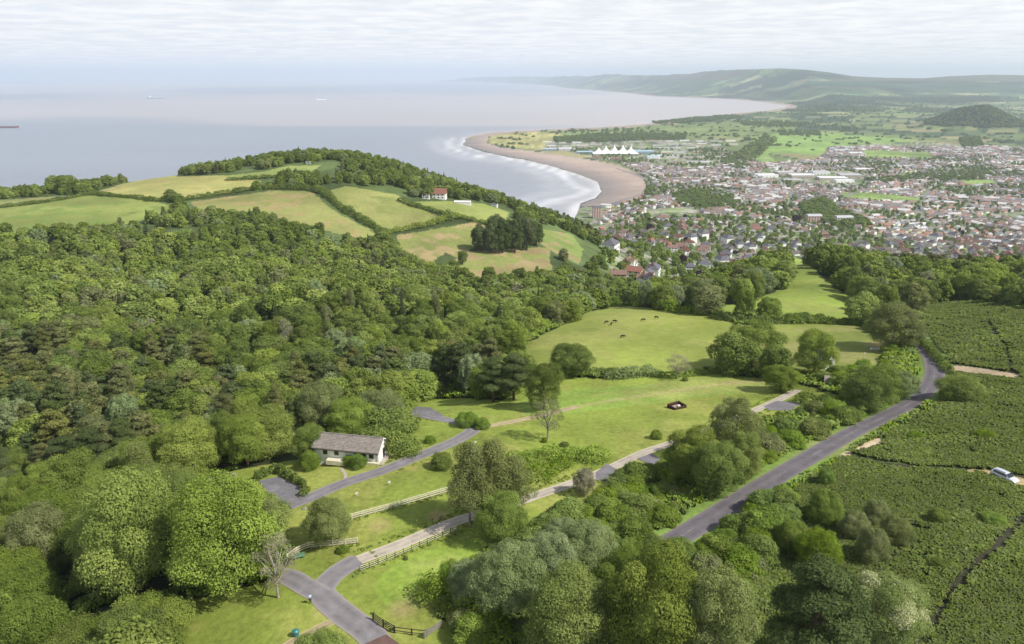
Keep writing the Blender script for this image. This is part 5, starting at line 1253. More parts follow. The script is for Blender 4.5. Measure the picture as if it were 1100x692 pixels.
# single houses that show clearly
for px_, py_, k, rz, sc, lab in [
    (756,290,7,1.4,1.25,'large white house with slate roof at the edge of the wood'),(741,291,1,1.5,1.2,'white house left of the large slate roofed house at the wood edge'),
    (678,297,8,1.2,1.3,'cream house with red roof low at the wood edge'),(664,300,6,1.5,1.1,'pinkish house with brown roof lowest on the slope'),
    (722,270,0,1.5,1.2,'white house with brown roof on the slope above the wood edge'),(745,256,5,1.57,1.7,'long low white bungalow with grey roof on the slope'),
    (712,238,10,1.57,1.3,'big white villa with hipped brown roof in its garden'),(725,240,7,1.2,1.1,'tall white house with slate roof beside the big villa')]:
    P = hit(px_, py_); put_house(k, P[0], P[1], rz, sc, lab)
# the red roofed house on the headland, its outbuildings and the white barn
P = hit(472, 213)
put_house(11, P[0], P[1], 1.45, .95, 'tall white house with red roof on the headland', zoff=0)
hh_ = bpy.context.scene.objects['roof'] if False else None
for o in COL.objects:
    if o.get('label') == 'tall white house with red roof on the headland':
        for ch in [q for q in COL.objects if q.parent == o]:
            if ch.name.startswith('roof'): ch.data = ch.data.copy(); ch.data.materials[0] = M['roof_red']
P = hit(458, 213); put_house(9, P[0], P[1], 1.5, .85, 'small outbuilding with brown roof left of the red roofed headland house')
def shed(px_, py_, l, w, h, rh, rz, wallm, roofm, label, cat='shed', name='shed', door=True):
    P = hit(px_, py_) if len(np.atleast_1d(px_)) == 1 else px_
    e = empty(name, (P[0], P[1], gz(P[0], P[1])), rz); tag(e, label, cat)
    MB().prism([(-w/2, -1.5), (w/2, -1.5), (w/2, h), (0, h + rh), (-w/2, h)], -l/2, l/2).build('wall', wallm, e)
    b = MB(); t_ = .12; ov = .3
    for s_ in (-1, 1):
        x0, z0 = 0, h + rh + .05; x1, z1 = s_ * (w/2 + ov), h + .05 - ov * rh / (w/2)
        b.v += [(x0, -l/2 - ov, z0), (x1, -l/2 - ov, z1), (x1, l/2 + ov, z1), (x0, l/2 + ov, z0), (x0, -l/2 - ov, z0 + t_), (x1, -l/2 - ov, z1 + t_), (x1, l/2 + ov, z1 + t_), (x0, l/2 + ov, z0 + t_)]
        q = len(b.v) - 8; b.f += [(q, q+1, q+2, q+3), (q+7, q+6, q+5, q+4), (q, q+4, q+5, q+1), (q+1, q+5, q+6, q+2), (q+2, q+6, q+7, q+3), (q+3, q+7, q+4, q)]
    b.build('roof', roofm, e)
    if door: MB().box(-.5, .5, -l/2 - .05, -l/2, 0, min(2, h)).build('door', M['dark_wood'], e)
    return e
shed(497,219,17,5,2.2,.9,1.5,M['white_wall'],M['white_wall'],'long low white barn in the field right of the red roofed house','barn','barn')
shed(531,222,7,4,2.4,1,1.2,M['white_wall'],M['roof_slate'],'small white shed with dark roof at the right end of the headland field')
shed(332,176,6,4,2.5,.8,1.4,M['white_wall'],M['white_wall'],'little white shed among the trees on the headland top')
shed(104,199,15,6,2.2,1.8,1.45,M['stone'],M['roof_grey'],'low grey stone barn above the sea beside the stony ground','barn','barn')
shed(884,394,5,4.2,3.0,1.7,.5,M['white_wall'],M['roof_slate'],'small white cottage half hidden by trees near the upper fields','cottage','cottage')
shed(895,414,4.6,3.2,1.3,1.3,1.2,M['stone'],M['stone'],'small grey stone hut with pitched roof in the bushes by the lawn end','hut','stone_hut')
# stony ground by the sea
for nm_, pl_ in (('stony_ground', [(56,211),(70,207),(92,204),(100,199),(118,199),(130,203),(112,205),(96,209),(75,212)]),):
    o = patch(nm_, pl_, M['gravel'], .3)

# ------------------------------------------------------------------ town landmarks
def warehouse(px_, py_, l, w, h, rz, col, roof, label, name='warehouse'):
    P = hit(px_, py_); e = empty(name, (P[0], P[1], gz(P[0], P[1])), rz); tag(e, label, 'warehouse')
    MB().box(-l/2, l/2, -w/2, w/2, -2, h).build('wall', col, e); b = MB(); nb = max(1, int(w / 18))
    for i in range(nb):
        y0 = -w/2 + w / nb * i; y1 = y0 + w / nb
        pr = [(y0 - .2, h), (y1 + .2, h), ((y0 + y1) / 2, h + 2.2)]; k = len(b.v); b.v += [(-l/2 - .3, a, c_) for a, c_ in pr] + [(l/2 + .3, a, c_) for a, c_ in pr]
        b.f += [(k, k+1, k+2), (k+5, k+4, k+3), (k, k+2, k+5, k+3), (k+2, k+1, k+4, k+5), (k, k+3, k+4, k+1)]
    b.build('roof', roof, e); d = MB()
    for i in range(int(l / 12)): d.box(-l/2 + 4 + i * 12, -l/2 + 8 + i * 12, -w/2 - .1, -w/2, 0, 4)
    d.build('loading_doors', M['metal'], e); return e
LR_ = plain('light_sheet_roof', (.62, .62, .62), .55, .4); GR_ = plain('grey_sheet_roof', (.42, .42, .44), .6, .4); BL_ = plain('pale_blue_cladding', (.34, .48, .56), .5, .4); SB_ = plain('sandy_cladding', (.5, .42, .34), .7)
WHS = [(822,190,70,50,8,.1,'widest'),(842,187,60,40,8,.1,''),(860,190,80,45,8,.05,''),(880,187,60,40,9,0,''),(893,193,90,50,8,-.1,''),(912,190,70,40,8,-.1,''),(905,196,60,35,8,.1,''),(850,195,60,30,7,.1,''),(925,184,50,36,9,0,''),(903,163,70,40,9,0,''),(918,166,60,40,8,0,''),
       (1040,226,40,20,6,.1,''),(985,243,45,18,6,.15,''),(1062,262,36,22,7,-.3,''),(1078,268,30,20,7,-.3,'')]
for i, (a, b_, l, w, h, rz, _) in enumerate(WHS):
    warehouse(a, b_, l, w, h, rz, SB_ if i % 3 else WALLS['white'], LR_ if i % 2 == 0 else GR_, f"{'pale' if i % 2 == 0 else 'grey'} roofed warehouse " + ('on the industrial estate behind the town' if i < 9 else 'at the far edge of the town' if i < 11 else 'among the streets at the right of the town'))
for o in list(COL.objects):
    if o.get('category') == 'warehouse': o['group'] = o['label'].replace('warehouse', 'warehouses')
# holiday camp: rows of long low accommodation
rr_ = random.Random(9); n0 = 0
for (px0, px1, py_) in ((588,632,153.5),(592,650,157),(600,628,161),(700,792,152),(706,790,156),(712,786,160),(716,780,165),(722,774,170),(730,770,175),(705,735,168)):
    a = px0
    while a < px1:
        P = hit(a, py_ + rr_.uniform(-.4, .4)); l = rr_.uniform(34, 62); e = empty('chalet_row', (P[0], P[1], gz(P[0], P[1])), rr_.uniform(-.12, .12)); n0 += 1
        tag(e, 'long low pale chalet row of the holiday camp by the beach', 'chalets', 'chalet rows of the holiday camp')
        MB().box(-l/2, l/2, -5, 5, -1, 5.2).build('wall', WALLS[rr_.choice(['white', 'white', 'cream', 'pink'])], e)
        MB().prism([(-5.6, 5.1), (5.6, 5.1), (0, 7.2)], -l/2 - .4, l/2 + .4).build('roof', rr_.choice([GR_, LR_, M['roof_grey']]), e).rotation_euler = (0, 0, math.pi / 2)
        a += rr_.uniform(13, 19)
# the big white peaked tent
P = hit(661, 165.5); e = empty('peaked_tent', (P[0], P[1], gz(P[0], P[1])), -.03); tag(e, 'big white tent with a row of sharp peaks by the beach', 'tent'); e.scale = (.9, .9, .8)
TW = plain('white_canvas', (.86, .86, .84), .7, .2, 0, .02, .03)
peaks = [(-82, 0, 34), (-46, 6, 46), (-6, -2, 50), (36, 6, 50), (74, 0, 44)]
gx, gy = np.meshgrid(np.linspace(-112, 108, 111), np.linspace(-42, 42, 43)); zt = np.full(gx.shape, 9.0)
for (a, b_, hh) in peaks:
    dd = np.hypot(gx - a, (gy - b_) * 1.1); zt = np.maximum(zt, 9 + (hh - 9) * np.exp(-dd / 11.5))
edge = np.maximum(np.abs(gx + 2) / 110, np.abs(gy) / 42); zt = zt - 3.5 * sstep(.8, 1, edge) 
nr_, nc_ = gx.shape; i_, j_ = np.meshgrid(np.arange(nr_ - 1), np.arange(nc_ - 1), indexing='ij'); a_ = i_ * nc_ + j_
link('canopy', mesh_np('canopy', np.stack([gx, gy, zt], -1).reshape(-1, 3), np.stack([a_, a_+1, a_+nc_+1, a_+nc_], -1).reshape(-1, 4), TW, True), e)
MB().box(-110, 106, -40, 40, -2, 5.6).build('wall', WALLS['cream'], e)
for (a, b_, hh) in peaks:
    MB().tube((a - 3, b_, hh * .6), (a - 3.5, b_, hh + 16), .8, .5).build('mast', M['metal'], e)
for (px_, py_, l, w, h, rz, mt_, rf, lab, nm) in [
    (690,165,90,44,11,.05,BL_,BL_,'pale blue pool hall right of the peaked tent','pool_hall'),(701,170,60,26,8,.3,WALLS['white'],BL_,'white and blue hall at the right end of the camp','pool_hall'),
    (590,162,66,30,9,-.03,BL_,GR_,'grey blue hall at the left end of the camp near the beach','hall'),(607,161.5,60,28,9,-.03,WALLS['white'],LR_,'pale hall next to the left end of the camp','hall'),(628,165,70,24,8,-.05,BL_,BL_,'low pale blue hall left of the peaked tent','hall'),
    (642,171,34,20,9,-.05,SB_,M['roof_red'],'sandy building with red roof in front of the tent','hall'),(661,172.5,40,22,9,-.1,SB_,M['roof_red'],'reddish building between the tent and the beach','hall'),
    (641,234,20,14,26,.1,WALLS['pink'],M['roof_slate'],'tall pinkish apartment block by the near end of the beach','apartment_block'),(905,241,36,16,16,.1,WALLS['cream'],GR_,'long pale hospital like block at the edge of the town','apartment_block'),
    (873,240,30,16,17,.05,WALLS['pink'],GR_,'large cream apartment block behind the wood','apartment_block'),(768,212,26,12,12,.05,WALLS['white'],M['roof_slate'],'white seafront hotel among dark trees','hotel')]:
    P = hit(px_, py_); e = empty(nm, (P[0], P[1], gz(P[0], P[1])), rz); tag(e, lab, nm.replace('_', ' '))
    MB().box(-l/2, l/2, -w/2, w/2, -3, h).build('wall', mt_, e)
    MB().prism([(-w/2 - .6, h - .1), (w/2 + .6, h - .1), (w/4, h + 3), (-w/4, h + 3)], -l/2 - .6, l/2 + .6).build('roof', rf, e).rotation_euler = (0, 0, math.pi / 2)
    for fl in range(max(1, int(h / 3.2))):
        for i in range(int(l / 6)):
            if fl * int(l / 6) + i < 40: MB().box(-l/2 + 2 + i * 6, -l/2 + 5 + i * 6, -w/2 - .08, -w/2, 1 + fl * 3.1, 2.6 + fl * 3.1).build('window', M['glass'], e)

# ------------------------------------------------------------------ ships
def ship(px_, py_, L_, hullc, supc, label, rz=0.0, deck=True, cat='ship'):
    P = at_z(px_, py_, 0); e = empty('cargo_ship', (P[0], P[1], 0), rz); tag(e, label, cat); B_ = L_ * .075; H_ = L_ * .055
    hb = MB(); st = [(-.5, .75), (-.46, 1), (.36, 1), (.44, .7), (.5, .05)]; 
    for (s_, k) in st:
        hb.v += [(s_ * L_ * .97, -B_ * k * .9, -3), (s_ * L_ * .97, B_ * k * .9, -3), (s_ * L_, B_ * k, H_ * (1.25 if s_ > .4 else 1)), (s_ * L_, -B_ * k, H_ * (1.25 if s_ > .4 else 1))]
    for i in range(len(st) - 1):
        a = i * 4; hb.f += [(a, a+4, a+7, a+3), (a+1, a+2, a+6, a+5), (a+3, a+7, a+6, a+2), (a, a+1, a+5, a+4)]
    hb.f += [(0, 3, 2, 1), (16, 17, 18, 19)]; hb.build('hull', hullc, e)
    MB().box(-L_ * .44, -L_ * .34, -B_ * .8, B_ * .8, H_, H_ + L_ * .09).box(-L_ * .42, -L_ * .36, -B_ * .95, B_ * .95, H_ + L_ * .09, H_ + L_ * .105).build('superstructure', supc, e)
    MB().tube((-L_ * .445, 0, H_), (-L_ * .445, 0, H_ + L_ * .12), L_ * .012, L_ * .01).build('funnel', hullc, e)
    MB().tube((L_ * .4, 0, H_), (L_ * .4, 0, H_ + L_ * .07), L_ * .004, L_ * .003).build('mast', supc, e)
    cb = MB()
    for i in range(6): cb.box(-L_ * .28 + i * L_ * .105, -L_ * .20 + i * L_ * .105, -B_ * .7, B_ * .7, H_, H_ + L_ * .02)
    cb.build('hatch_covers', supc, e); return e
shipw = plain('ship_white_paint', (.72, .75, .8), .5); shipb = plain('ship_grey_blue_paint', (.30, .36, .46), .5); shipr = plain('ship_rust_red_paint', (.22, .09, .08), .6)
ship(168, 106.0, 260, shipb, shipw, 'long pale blue and white ship on the open sea near the horizon', .05)
ship(5, 137.5, 190, shipr, shipb, 'dark red hulled cargo ship at the left edge of the sea', .03)
ship(345, 107.5, 150, shipw, shipw, 'faint pale ship in the middle of the sea near the horizon', .6)

# ------------------------------------------------------------------ the white building on the lawn
zb = hit(407, 498)[2] + .15; A0 = at_z(407, 498, zb); B0 = at_z(340, 491.5, zb); ax = math.atan2(A0[1] - B0[1], A0[0] - B0[0]); LN = 14.8; WD = 5.8
e = empty('lodge', (A0[0], A0[1], zb), ax); tag(e, 'long white single storey building with grey pitched roof on the lawn', 'building')
hw = 2.75; rh = 1.7
MB().prism([(0, -2), (WD, -2), (WD, hw), (WD/2, hw + rh), (0, hw)], 0, LN).build('wall', M['white_wall'], e).rotation_euler = (0, 0, math.pi / 2)
# after the turn: local x -> along -x, y depth
rb = MB(); ov = .55; t_ = .16
for s_ in (-1, 1):
    y0, z0 = WD/2, hw + rh + .10; y1 = WD/2 + s_ * (WD/2 + ov); z1 = hw + .10 - ov * rh / (WD/2)
    q = len(rb.v); rb.v += [(-LN - .3, y0, z0), (.3, y0, z0), (.3, y1, z1), (-LN - .3, y1, z1), (-LN - .3, y0, z0 + t_), (.3, y0, z0 + t_), (.3, y1, z1 + t_), (-LN - .3, y1, z1 + t_)]
    rb.f += [(q, q+1, q+2, q+3), (q+7, q+6, q+5, q+4), (q, q+4, q+5, q+1), (q+1, q+5, q+6, q+2), (q+2, q+6, q+7, q+3), (q+3, q+7, q+4, q)]
rf = rb.build('roof', M['roof_grey'], e)
MB().box(-LN - .3, .3, WD/2 - .15, WD/2 + .15, hw + rh + .22, hw + rh + .34).build('ridge_cap', M['grey_wood'], rf)
MB().box(.3, .42, -.5, WD/2, 0, 0).v
for s_ in (-1, 1):
    b = MB(); y1 = WD/2 + s_ * (WD/2 + ov); b.v += [(.305, WD/2, hw + rh + .30), (.305, y1, hw + .30 - ov * rh / (WD/2)), (.305, y1, hw - ov * rh / (WD/2)), (.305, WD/2, hw + rh), (.37, WD/2, hw + rh + .30), (.37, y1, hw + .30 - ov * rh / (WD/2)), (.37, y1, hw - ov * rh / (WD/2)), (.37, WD/2, hw + rh)]
    b.f += [(0,1,2,3),(7,6,5,4),(0,4,5,1),(1,5,6,2),(2,6,7,3)]; b.build('bargeboard', M['white_wood'], rf)
for xx in (-1.6, -3.3, -5.0, -9.6, -12.2):
    f_ = MB().box(xx - .62, xx + .62, -.06, 0, .95, 2.15).build('window', M['white_wood'], e)
    MB().box(xx - .50, xx + .50, -.075, -.06, 1.06, 2.05).build('pane', M['glass'], f_)
MB().box(-LN - .2, .2, -.62, -.52, hw - .42, hw - .32).build('gutter', M['dark_wood'], rf)
for xx in (-LN + .4, -7.4, -.35): MB().tube((xx, -.07, 0), (xx, -.07, hw - .35), .05, .05, 6).build('downpipe', M['grey_wood'], e)
f_ = MB().box(0, .06, 2.6, 3.6, .1, 2.15).build('door', M['dark_wood'], e)
MB().box(.06, .1, 3.4, 3.46, 1.0, 1.2).build('handle', M['metal'], f_)
f_ = MB().box(0, .06, 4.4, 5.6, 1.0, 2.0).build('window', M['white_wood'], e); MB().box(.06, .075, 4.5, 5.5, 1.1, 1.9).build('pane', M['glass'], f_)
MB().box(-LN * .78, -LN * .40, -1.5, -.08, -.6, .42).build('deck', M['cream_wood'], e)
MB().box(-5.6, .1, -.7, -.08, -.6, .32).build('deck', M['cream_wood'], e)
MB().box(.1, 1.1, -.6, WD * .7, -.5, .12).build('doorstep', M['gravel'], e)

# ------------------------------------------------------------------ fences
def fence(pix, h, mat, label, step=2.0, rails=3, pr=.06, rr=.045, name='fence', postmat=None, posth=None):
    C2 = resample([pt(p) for p in pix], step); x0, y0 = C2[0]; z0 = gz(x0, y0); e = empty(name, (x0, y0, z0)); tag(e, label, 'fence')
    pm = MB().box(-pr, pr, -pr, pr, -.3, posth or h).mesh('post', postmat or mat)
    L3 = [(q[0] - x0, q[1] - y0, gz(q[0], q[1]) - z0) for q in C2]
    for q in L3[:99]: link('post', pm, e, q)
    for k in range(rails):
        b = MB(); zz = h * (k + .75) / (rails + .0)
        for p, q in zip(L3[:-1], L3[1:]):
            d = Vector((q[0] - p[0], q[1] - p[1], 0)).normalized(); n_ = Vector((-d.y, d.x, 0)) * .025; i = len(b.v)
            for s_ in (-1, 1):
                for pp in (p, q):
                    for z_ in (zz - rr, zz + rr): b.v.append((pp[0] + n_.x * s_, pp[1] + n_.y * s_, pp[2] + z_))
            b.f += [(i, i+2, i+3, i+1), (i+4, i+5, i+7, i+6), (i, i+1, i+5, i+4), (i+2, i+6, i+7, i+3), (i+1, i+3, i+7, i+5), (i, i+4, i+6, i+2)]
        b.build('rail', mat, e)
    return e
fence([(378,558),(400,552),(440,541),(484,528)], 1.25, M['cream_wood'], 'long pale post and rail fence crossing the lawn', pr=.09, rr=.10)
fence([(309,602),(320,594),(332,589),(356,587),(384,584)], 1.25, M['cream_wood'], 'short pale post and rail fence near the round brownish tree', pr=.09, rr=.10)
fence([(387,614),(410,605),(440,592),(470,579),(492,570)], 1.1, M['cream_wood'], 'dark posted railing along the edge of the pale path', step=1.5, pr=.05, rr=.035, postmat=M['dark_wood'])
fence([(401,666),(408,671),(424,680)], 1.3, M['dark_wood'], 'dark wooden field gate fence beside the end of the drive', step=1.6, rails=4, pr=.10, rr=.07)
fence([(424,680),(440,682),(456,686),(458,684)], 1.2, M['dark_wood'], 'dark wooden rail fence leading right from the dark gate', step=1.9, rails=2, pr=.10, rr=.06)
fence([(456,686),(466,678),(474,674)], 1.2, M['grey_wood'], 'grey weathered board fence at the bushes below the lawn', step=1.6, rails=4, pr=.10, rr=.10)

# ------------------------------------------------------------------ car
P = hit(1078.5, 515); Q = hit(1100, 521.5); Q0 = hit(1060, 509); rz = math.atan2(Q[1] - Q0[1], Q[0] - Q0[0])
e = empty('parked_car', (P[0], P[1], gz(P[0], P[1]) + .03), rz); tag(e, 'silver estate car parked on the earth track in the bracken', 'car')
silver = plain('silver_car_paint', (.62, .64, .67), .28, .6, .35, .5, .03); tyre = plain('tyre_rubber', (.02, .02, .02), .9); lamp = plain('lamp_lens', (.7, .7, .68), .1, .7); redl = plain('red_lens', (.4, .02, .02), .2, .6)
def loft(secs, mat, name, parent):
    V = []; n_ = len(secs[0]); F_ = []
    for s_ in secs: V += s_
    for i in range(len(secs) - 1):
        for j in range(n_): F_.append((i*n_+j, i*n_+(j+1) % n_, (i+1)*n_+(j+1) % n_, (i+1)*n_+j))
    F_.append(tuple(range(n_))); F_.append(tuple(range((len(secs)-1)*n_, len(secs)*n_))[::-1])
    b = MB(); b.v = V; b.f = F_; me = b.mesh(name, mat); me.polygons.foreach_set('use_smooth', [True] * len(me.polygons)); return link(name, me, parent)
def csec(x_, hwid, z0, zbelt, ztop, wtop):
    p = [(hwid * .92, z0), (hwid, z0 + .18), (hwid, zbelt - .08), (hwid * .95, zbelt), (wtop, ztop - .05), (wtop * .85, ztop)]
    return [(x_, a, c_) for a, c_ in p] + [(x_, -a, c_) for a, c_ in p[::-1]]
loft([csec(-2.2, .74, .42, .80, .92, .66), csec(-2.12, .84, .30, .92, 1.22, .62), csec(-1.85, .88, .24, .95, 1.46, .64), csec(-1.0, .90, .22, .95, 1.56, .66), csec(0, .90, .22, .94, 1.57, .66), csec(.45, .90, .22, .93, 1.50, .64),
      csec(1.15, .89, .22, .92, 1.0, .72), csec(1.85, .86, .24, .84, .90, .72), csec(2.15, .78, .30, .72, .78, .64), csec(2.26, .62, .38, .62, .66, .5)], silver, 'body', e)
for s_ in (-1, 1):
    MB().poly((-1.75, s_ * .885, .99), (.98, s_ * .885, .98), (.42, s_ * .70, 1.42), (-1.65, s_ * .71, 1.42)).build('side_window', M['glass'], e)
MB().poly((.52, -.66, 1.48), (.52, .66, 1.48), (1.16, .74, 1.03), (1.16, -.74, 1.03)).build('windscreen', M['glass'], e, (.03, 0, .02))
MB().poly((-1.93, -.62, 1.40), (-1.93, .62, 1.40), (-2.17, .68, 1.0), (-2.17, -.68, 1.0)).build('rear_window', M['glass'], e, (-.04, 0, .0))
for sx in (-1.35, 1.4):
    for s_ in (-1, 1):
        w = MB().tube((sx, s_ * .70, .33), (sx, s_ * .915, .33), .33, .33, 20).build('wheel', tyre, e); MB().tube((sx, s_ * .90, .33), (sx, s_ * .925, .33), .2, .19, 14).build('rim', M['metal'], w)
for s_ in (-1, 1):
    MB().box(2.12, 2.22, s_ * .6 - .14, s_ * .6 + .14, .58, .70).build('headlight', lamp, e, bevel=.02); MB().box(-2.2, -2.14, s_ * .70 - .08, s_ * .70 + .08, .72, 1.0).build('tail_light', redl, e)
    MB().box(.75, .9, s_ * .90, s_ * 1.05 if s_ > 0 else s_ * .90, .95, 1.07).build('wing_mirror', silver, e) if s_ > 0 else MB().box(.75, .9, -1.05, -.90, .95, 1.07).build('wing_mirror', silver, e)
    MB().box(-1.6, .3, s_ * .58 - .02, s_ * .58 + .02, 1.57, 1.62).build('roof_rail', M['dark_wood'], e)

# ------------------------------------------------------------------ person on the tarmac
P = hit(333.5, 648.5); e = empty('person', (P[0], P[1], gz(P[0], P[1]) + .07), .4); tag(e, 'person in pale blue top and dark trousers walking on the tarmac junction', 'person')
skin = plain('skin', (.55, .36, .27), .6); blue = plain('pale_blue_cloth', (.42, .55, .68), .85); dark = plain('dark_trouser_cloth', (.03, .035, .05), .9); hair = plain('brown_hair', (.06, .04, .03), .8)
BV = [(0,0,.98),(0,0,1.18),(0,0,1.40),(0,.01,1.50),(0,.02,1.60),(0,.02,1.70),
      (-.18,0,1.40),(-.25,.05,1.14),(-.23,.20,.95),(-.22,.26,.86),(.18,0,1.40),(.26,-.05,1.14),(.26,.02,.90),(.26,.05,.82),
      (-.10,0,.92),(-.11,.12,.50),(-.11,.02,.08),(-.11,.17,.04),(.10,0,.92),(.11,-.06,.50),(.11,-.26,.10),(.11,-.12,.04)]
BE = [(0,1),(1,2),(2,3),(3,4),(4,5),(2,6),(6,7),(7,8),(8,9),(2,10),(10,11),(11,12),(12,13),(0,14),(14,15),(15,16),(16,17),(0,18),(18,19),(19,20),(20,21)]
BR_ = [.15,.14,.16,.06,.10,.09,.07,.05,.04,.035,.07,.05,.04,.035,.10,.065,.05,.04,.10,.065,.05,.04]
skinned('body', BV, BE, BR_, skin, e, sub=2)
skinned('shirt', [(0,0,.98),(0,0,1.18),(0,0,1.38),(0,.01,1.47),(-.19,0,1.40),(-.25,.04,1.18),(.19,0,1.40),(.26,-.04,1.18)], [(0,1),(1,2),(2,3),(2,4),(4,5),(2,6),(6,7)], [.175,.165,.18,.08,.085,.068,.085,.068], blue, e, sub=2)
skinned('trousers', [(0,0,.98),(-.10,0,.90),(-.11,.12,.50),(-.11,.02,.12),(.10,0,.90),(.11,-.06,.50),(.11,-.25,.14)], [(0,1),(1,2),(2,3),(0,4),(4,5),(5,6)], [.165,.12,.085,.07,.12,.085,.07], dark, e, sub=2)
skinned('hair', [(0,0,1.64),(0,-.01,1.72),(0,-.04,1.66)], [(0,1),(1,2)], [.09,.105,.08], hair, e, sub=2)

# ------------------------------------------------------------------ cattle
cowm = plain('black_cattle_hide', (.022, .018, .016), .8); cows = [(651,347.5,.3,'grazing at the left of the close group of three'),(656.5,349.5,1.2,'lowest of the close group of three'),(660,346.5,-.4,'right one of the close group of three'),(690.5,345,.1,'standing near the middle of the cow field'),(705.5,342.5,2.6,'highest in the cow field'),(668.5,363,.2,'standing alone lowest in the cow field')]
CV = [(-.75,0,1.15),(-.3,0,1.08),(.3,0,1.1),(.75,0,1.18),(1.15,0,1.05),(1.45,0,.72),(1.62,0,.45),(-.65,.22,.75),(-.72,.22,.42),(-.66,.22,.04),(-.65,-.22,.75),(-.58,-.22,.42),(-.60,-.22,.04),
      (.68,.2,.7),(.70,.2,.38),(.72,.2,.04),(.68,-.2,.7),(.62,-.2,.38),(.60,-.2,.04),(-.95,0,1.1),(-1.02,0,.7),(1.18,.2,1.1),(1.18,-.2,1.1)]
CE = [(0,1),(1,2),(2,3),(3,4),(4,5),(5,6),(0,7),(7,8),(8,9),(0,10),(10,11),(11,12),(3,13),(13,14),(14,15),(3,16),(16,17),(17,18),(0,19),(19,20),(4,21),(4,22)]
CR = [.32,.40,.40,.36,.2,.16,.10,.16,.08,.07,.16,.08,.07,.14,.07,.06,.14,.07,.06,.06,.04,.05,.05]
for i, (a, b_, rz, lb) in enumerate(cows):
    P = hit(a, b_); o = skinned('cow', CV, CE, CR, cowm, None, (P[0], P[1], gz(P[0], P[1]))); o.rotation_euler = (0, 0, rz); o.scale = (.85, .85, .85)
    tag(o, 'black cow ' + lb, 'cow', 'cattle grazing in the cow field')

# ------------------------------------------------------------------ small things on the lawns
P = hit(727, 438); e = empty('pen', (P[0], P[1], gz(P[0], P[1])), .5); tag(e, 'small square pen of dark brown boards with pale floor in the lawn', 'pen'); e.scale = (.82, .82, .82)
pen = plain('dark_red_brown_boards', (.075, .04, .03), .9, .1, 0, 2, .3)
for (x0, x1, y0, y1) in ((-2.4, 2.4, -1.9, -1.65), (-2.4, 2.4, 1.65, 1.9), (-2.4, -2.15, -1.65, 1.65), (2.15, 2.4, -1.65, 1.65)):
    MB().box(x0, x1, y0, y1, -.3, 1.15).build('board_wall', pen, e)
MB().box(-2.14, 2.14, -1.64, 1.64, -.3, .08).build('floor', M['gravel'], e)
MB().tube((1.6, 2.1, 0), (1.6, 2.1, 2.3), .06, .05).build('post', M['dark_wood'], e); MB().box(.4, 1.3, -.3, .5, .08, .7).build('bench_box', M['white_wood'], e, bevel=.03)
P = hit(318, 683); e = empty('litter_bin', (P[0], P[1], gz(P[0], P[1])), .3); tag(e, 'teal green bin with domed lid on the grass at the bottom left', 'bin')
teal = plain('teal_plastic', (.02, .17, .16), .45, .5, 0, 2, .15)
MB().tube((0, 0, 0), (0, 0, .85), .42, .5, 18).build('body', teal, e); lid = MB().tube((0, 0, .86), (0, 0, 1.08), .53, .3, 18).build('lid', teal, e, bevel=.02); MB().box(-.12, .12, -.5, -.42, .95, 1.02).build('handle', M['metal'], lid)
P = hit(322, 600); e = empty('garden_bench', (P[0], P[1], gz(P[0], P[1])), .35); tag(e, 'green painted bench beside the short pale fence', 'bench')
gb = plain('green_bench_paint', (.10, .24, .15), .6)
MB().box(-.85, .85, -.25, .25, .42, .48).build('seat', gb, e); MB().box(-.85, .85, .25, .30, .55, .95).build('backrest', gb, e)
for sx in (-.75, .75): MB().box(sx - .04, sx + .04, -.22, -.14, 0, .42).build('leg', gb, e); MB().box(sx - .04, sx + .04, .22, .30, 0, .55).build('leg', gb, e)
for (a, b_, lb) in [(383.5,533,'white marker sign on the lawn, nearest to the long pale fence'),(418.5,521,'white marker sign on the lawn just below the drive'),(510.5,478,'white marker sign near the fork of the drive and the earth track'),(425,546,'short cream post against the long pale fence')]:
    P = hit(a, b_); e = empty('marker_sign', (P[0], P[1], gz(P[0], P[1])), .2); tag(e, lb, 'sign')
    MB().box(-.05, .05, -.05, .05, -.2, .9).build('post', M['white_wood'], e); MB().box(-.28, .28, -.08, -.05, .5, .95).build('board', M['white_wood'], e)
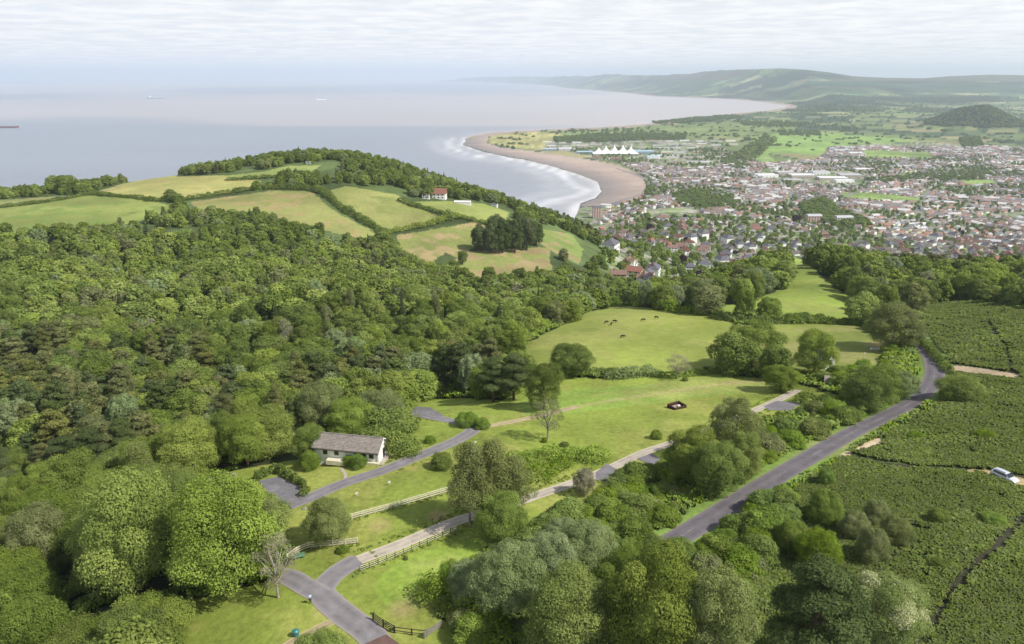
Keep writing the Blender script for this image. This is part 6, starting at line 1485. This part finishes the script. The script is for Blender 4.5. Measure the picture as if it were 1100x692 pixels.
P = hit(939.5, 376); e = empty('water_trough', (P[0], P[1], gz(P[0], P[1])), .05); tag(e, 'long white trough at the edge of the field behind the bushes', 'trough')
MB().box(-1.4, 1.4, -.35, -.28, .1, .8).box(-1.4, 1.4, .28, .35, .1, .8).box(-1.4, -1.33, -.28, .28, .1, .8).box(1.33, 1.4, -.28, .28, .1, .8).box(-1.33, 1.33, -.28, .28, .1, .2).build('basin', M['white_wall'], e)
for sx in (-1.1, 1.1): MB().box(sx - .1, sx + .1, -.3, .3, -.1, .1).build('foot', M['stone'], e)
def rock(px_, py_, s, mat, label, name='boulder', cat='rock', seed=1):
    P = hit(px_, py_); rg = np.random.default_rng(seed); import bmesh; bm = bmesh.new(); bmesh.ops.create_icosphere(bm, subdivisions=3, radius=1)
    for v in bm.verts:
        k = 1 + .25 * math.sin(v.co.x * 3 + seed) * math.cos(v.co.y * 4) + rg.uniform(-.05, .05); v.co = Vector((v.co.x * s[0] * k, v.co.y * s[1] * k, max(-.2, v.co.z) * s[2] * k))
    me = bpy.data.meshes.new(name); bm.to_mesh(me); bm.free(); me.materials.append(mat); o = link(name, me, None, (P[0], P[1], gz(P[0], P[1]))); tag(o, label, cat); return o
rock(327, 547, (.5, .35, .4), M['stone'], 'pale boulder on the grass edge above the round brownish tree', seed=2)
P = hit(868, 404); e = empty('log_seat', (P[0], P[1], gz(P[0], P[1])), 0); tag(e, 'pale log lying under the trees at the far end of the lawn', 'log')
MB().tube((-1.5, 0, .3), (1.5, .1, .3), .28, .24, 12).build('trunk_piece', M['pale_trunk'], e)
P = hit(926, 394); o = MB().tube((0, 0, -.2), (0, 0, 2.2), .42, .30, 9).build('standing_stone', M['stone'], None, (P[0], P[1], gz(P[0], P[1])), bevel=.05); tag(o, 'grey standing post of stone between the bushes by the field', 'stone post')
P = hit(928, 385); o = MB().tube((0, 0, -.2), (0, 0, 1.5), .1, .08, 8).box(-.2, .2, -.12, .12, 1.5, 1.9).build('marker_post', M['cream_wood'], None, (P[0], P[1], gz(P[0], P[1]))); tag(o, 'cream marker post with square head at the field edge', 'post')
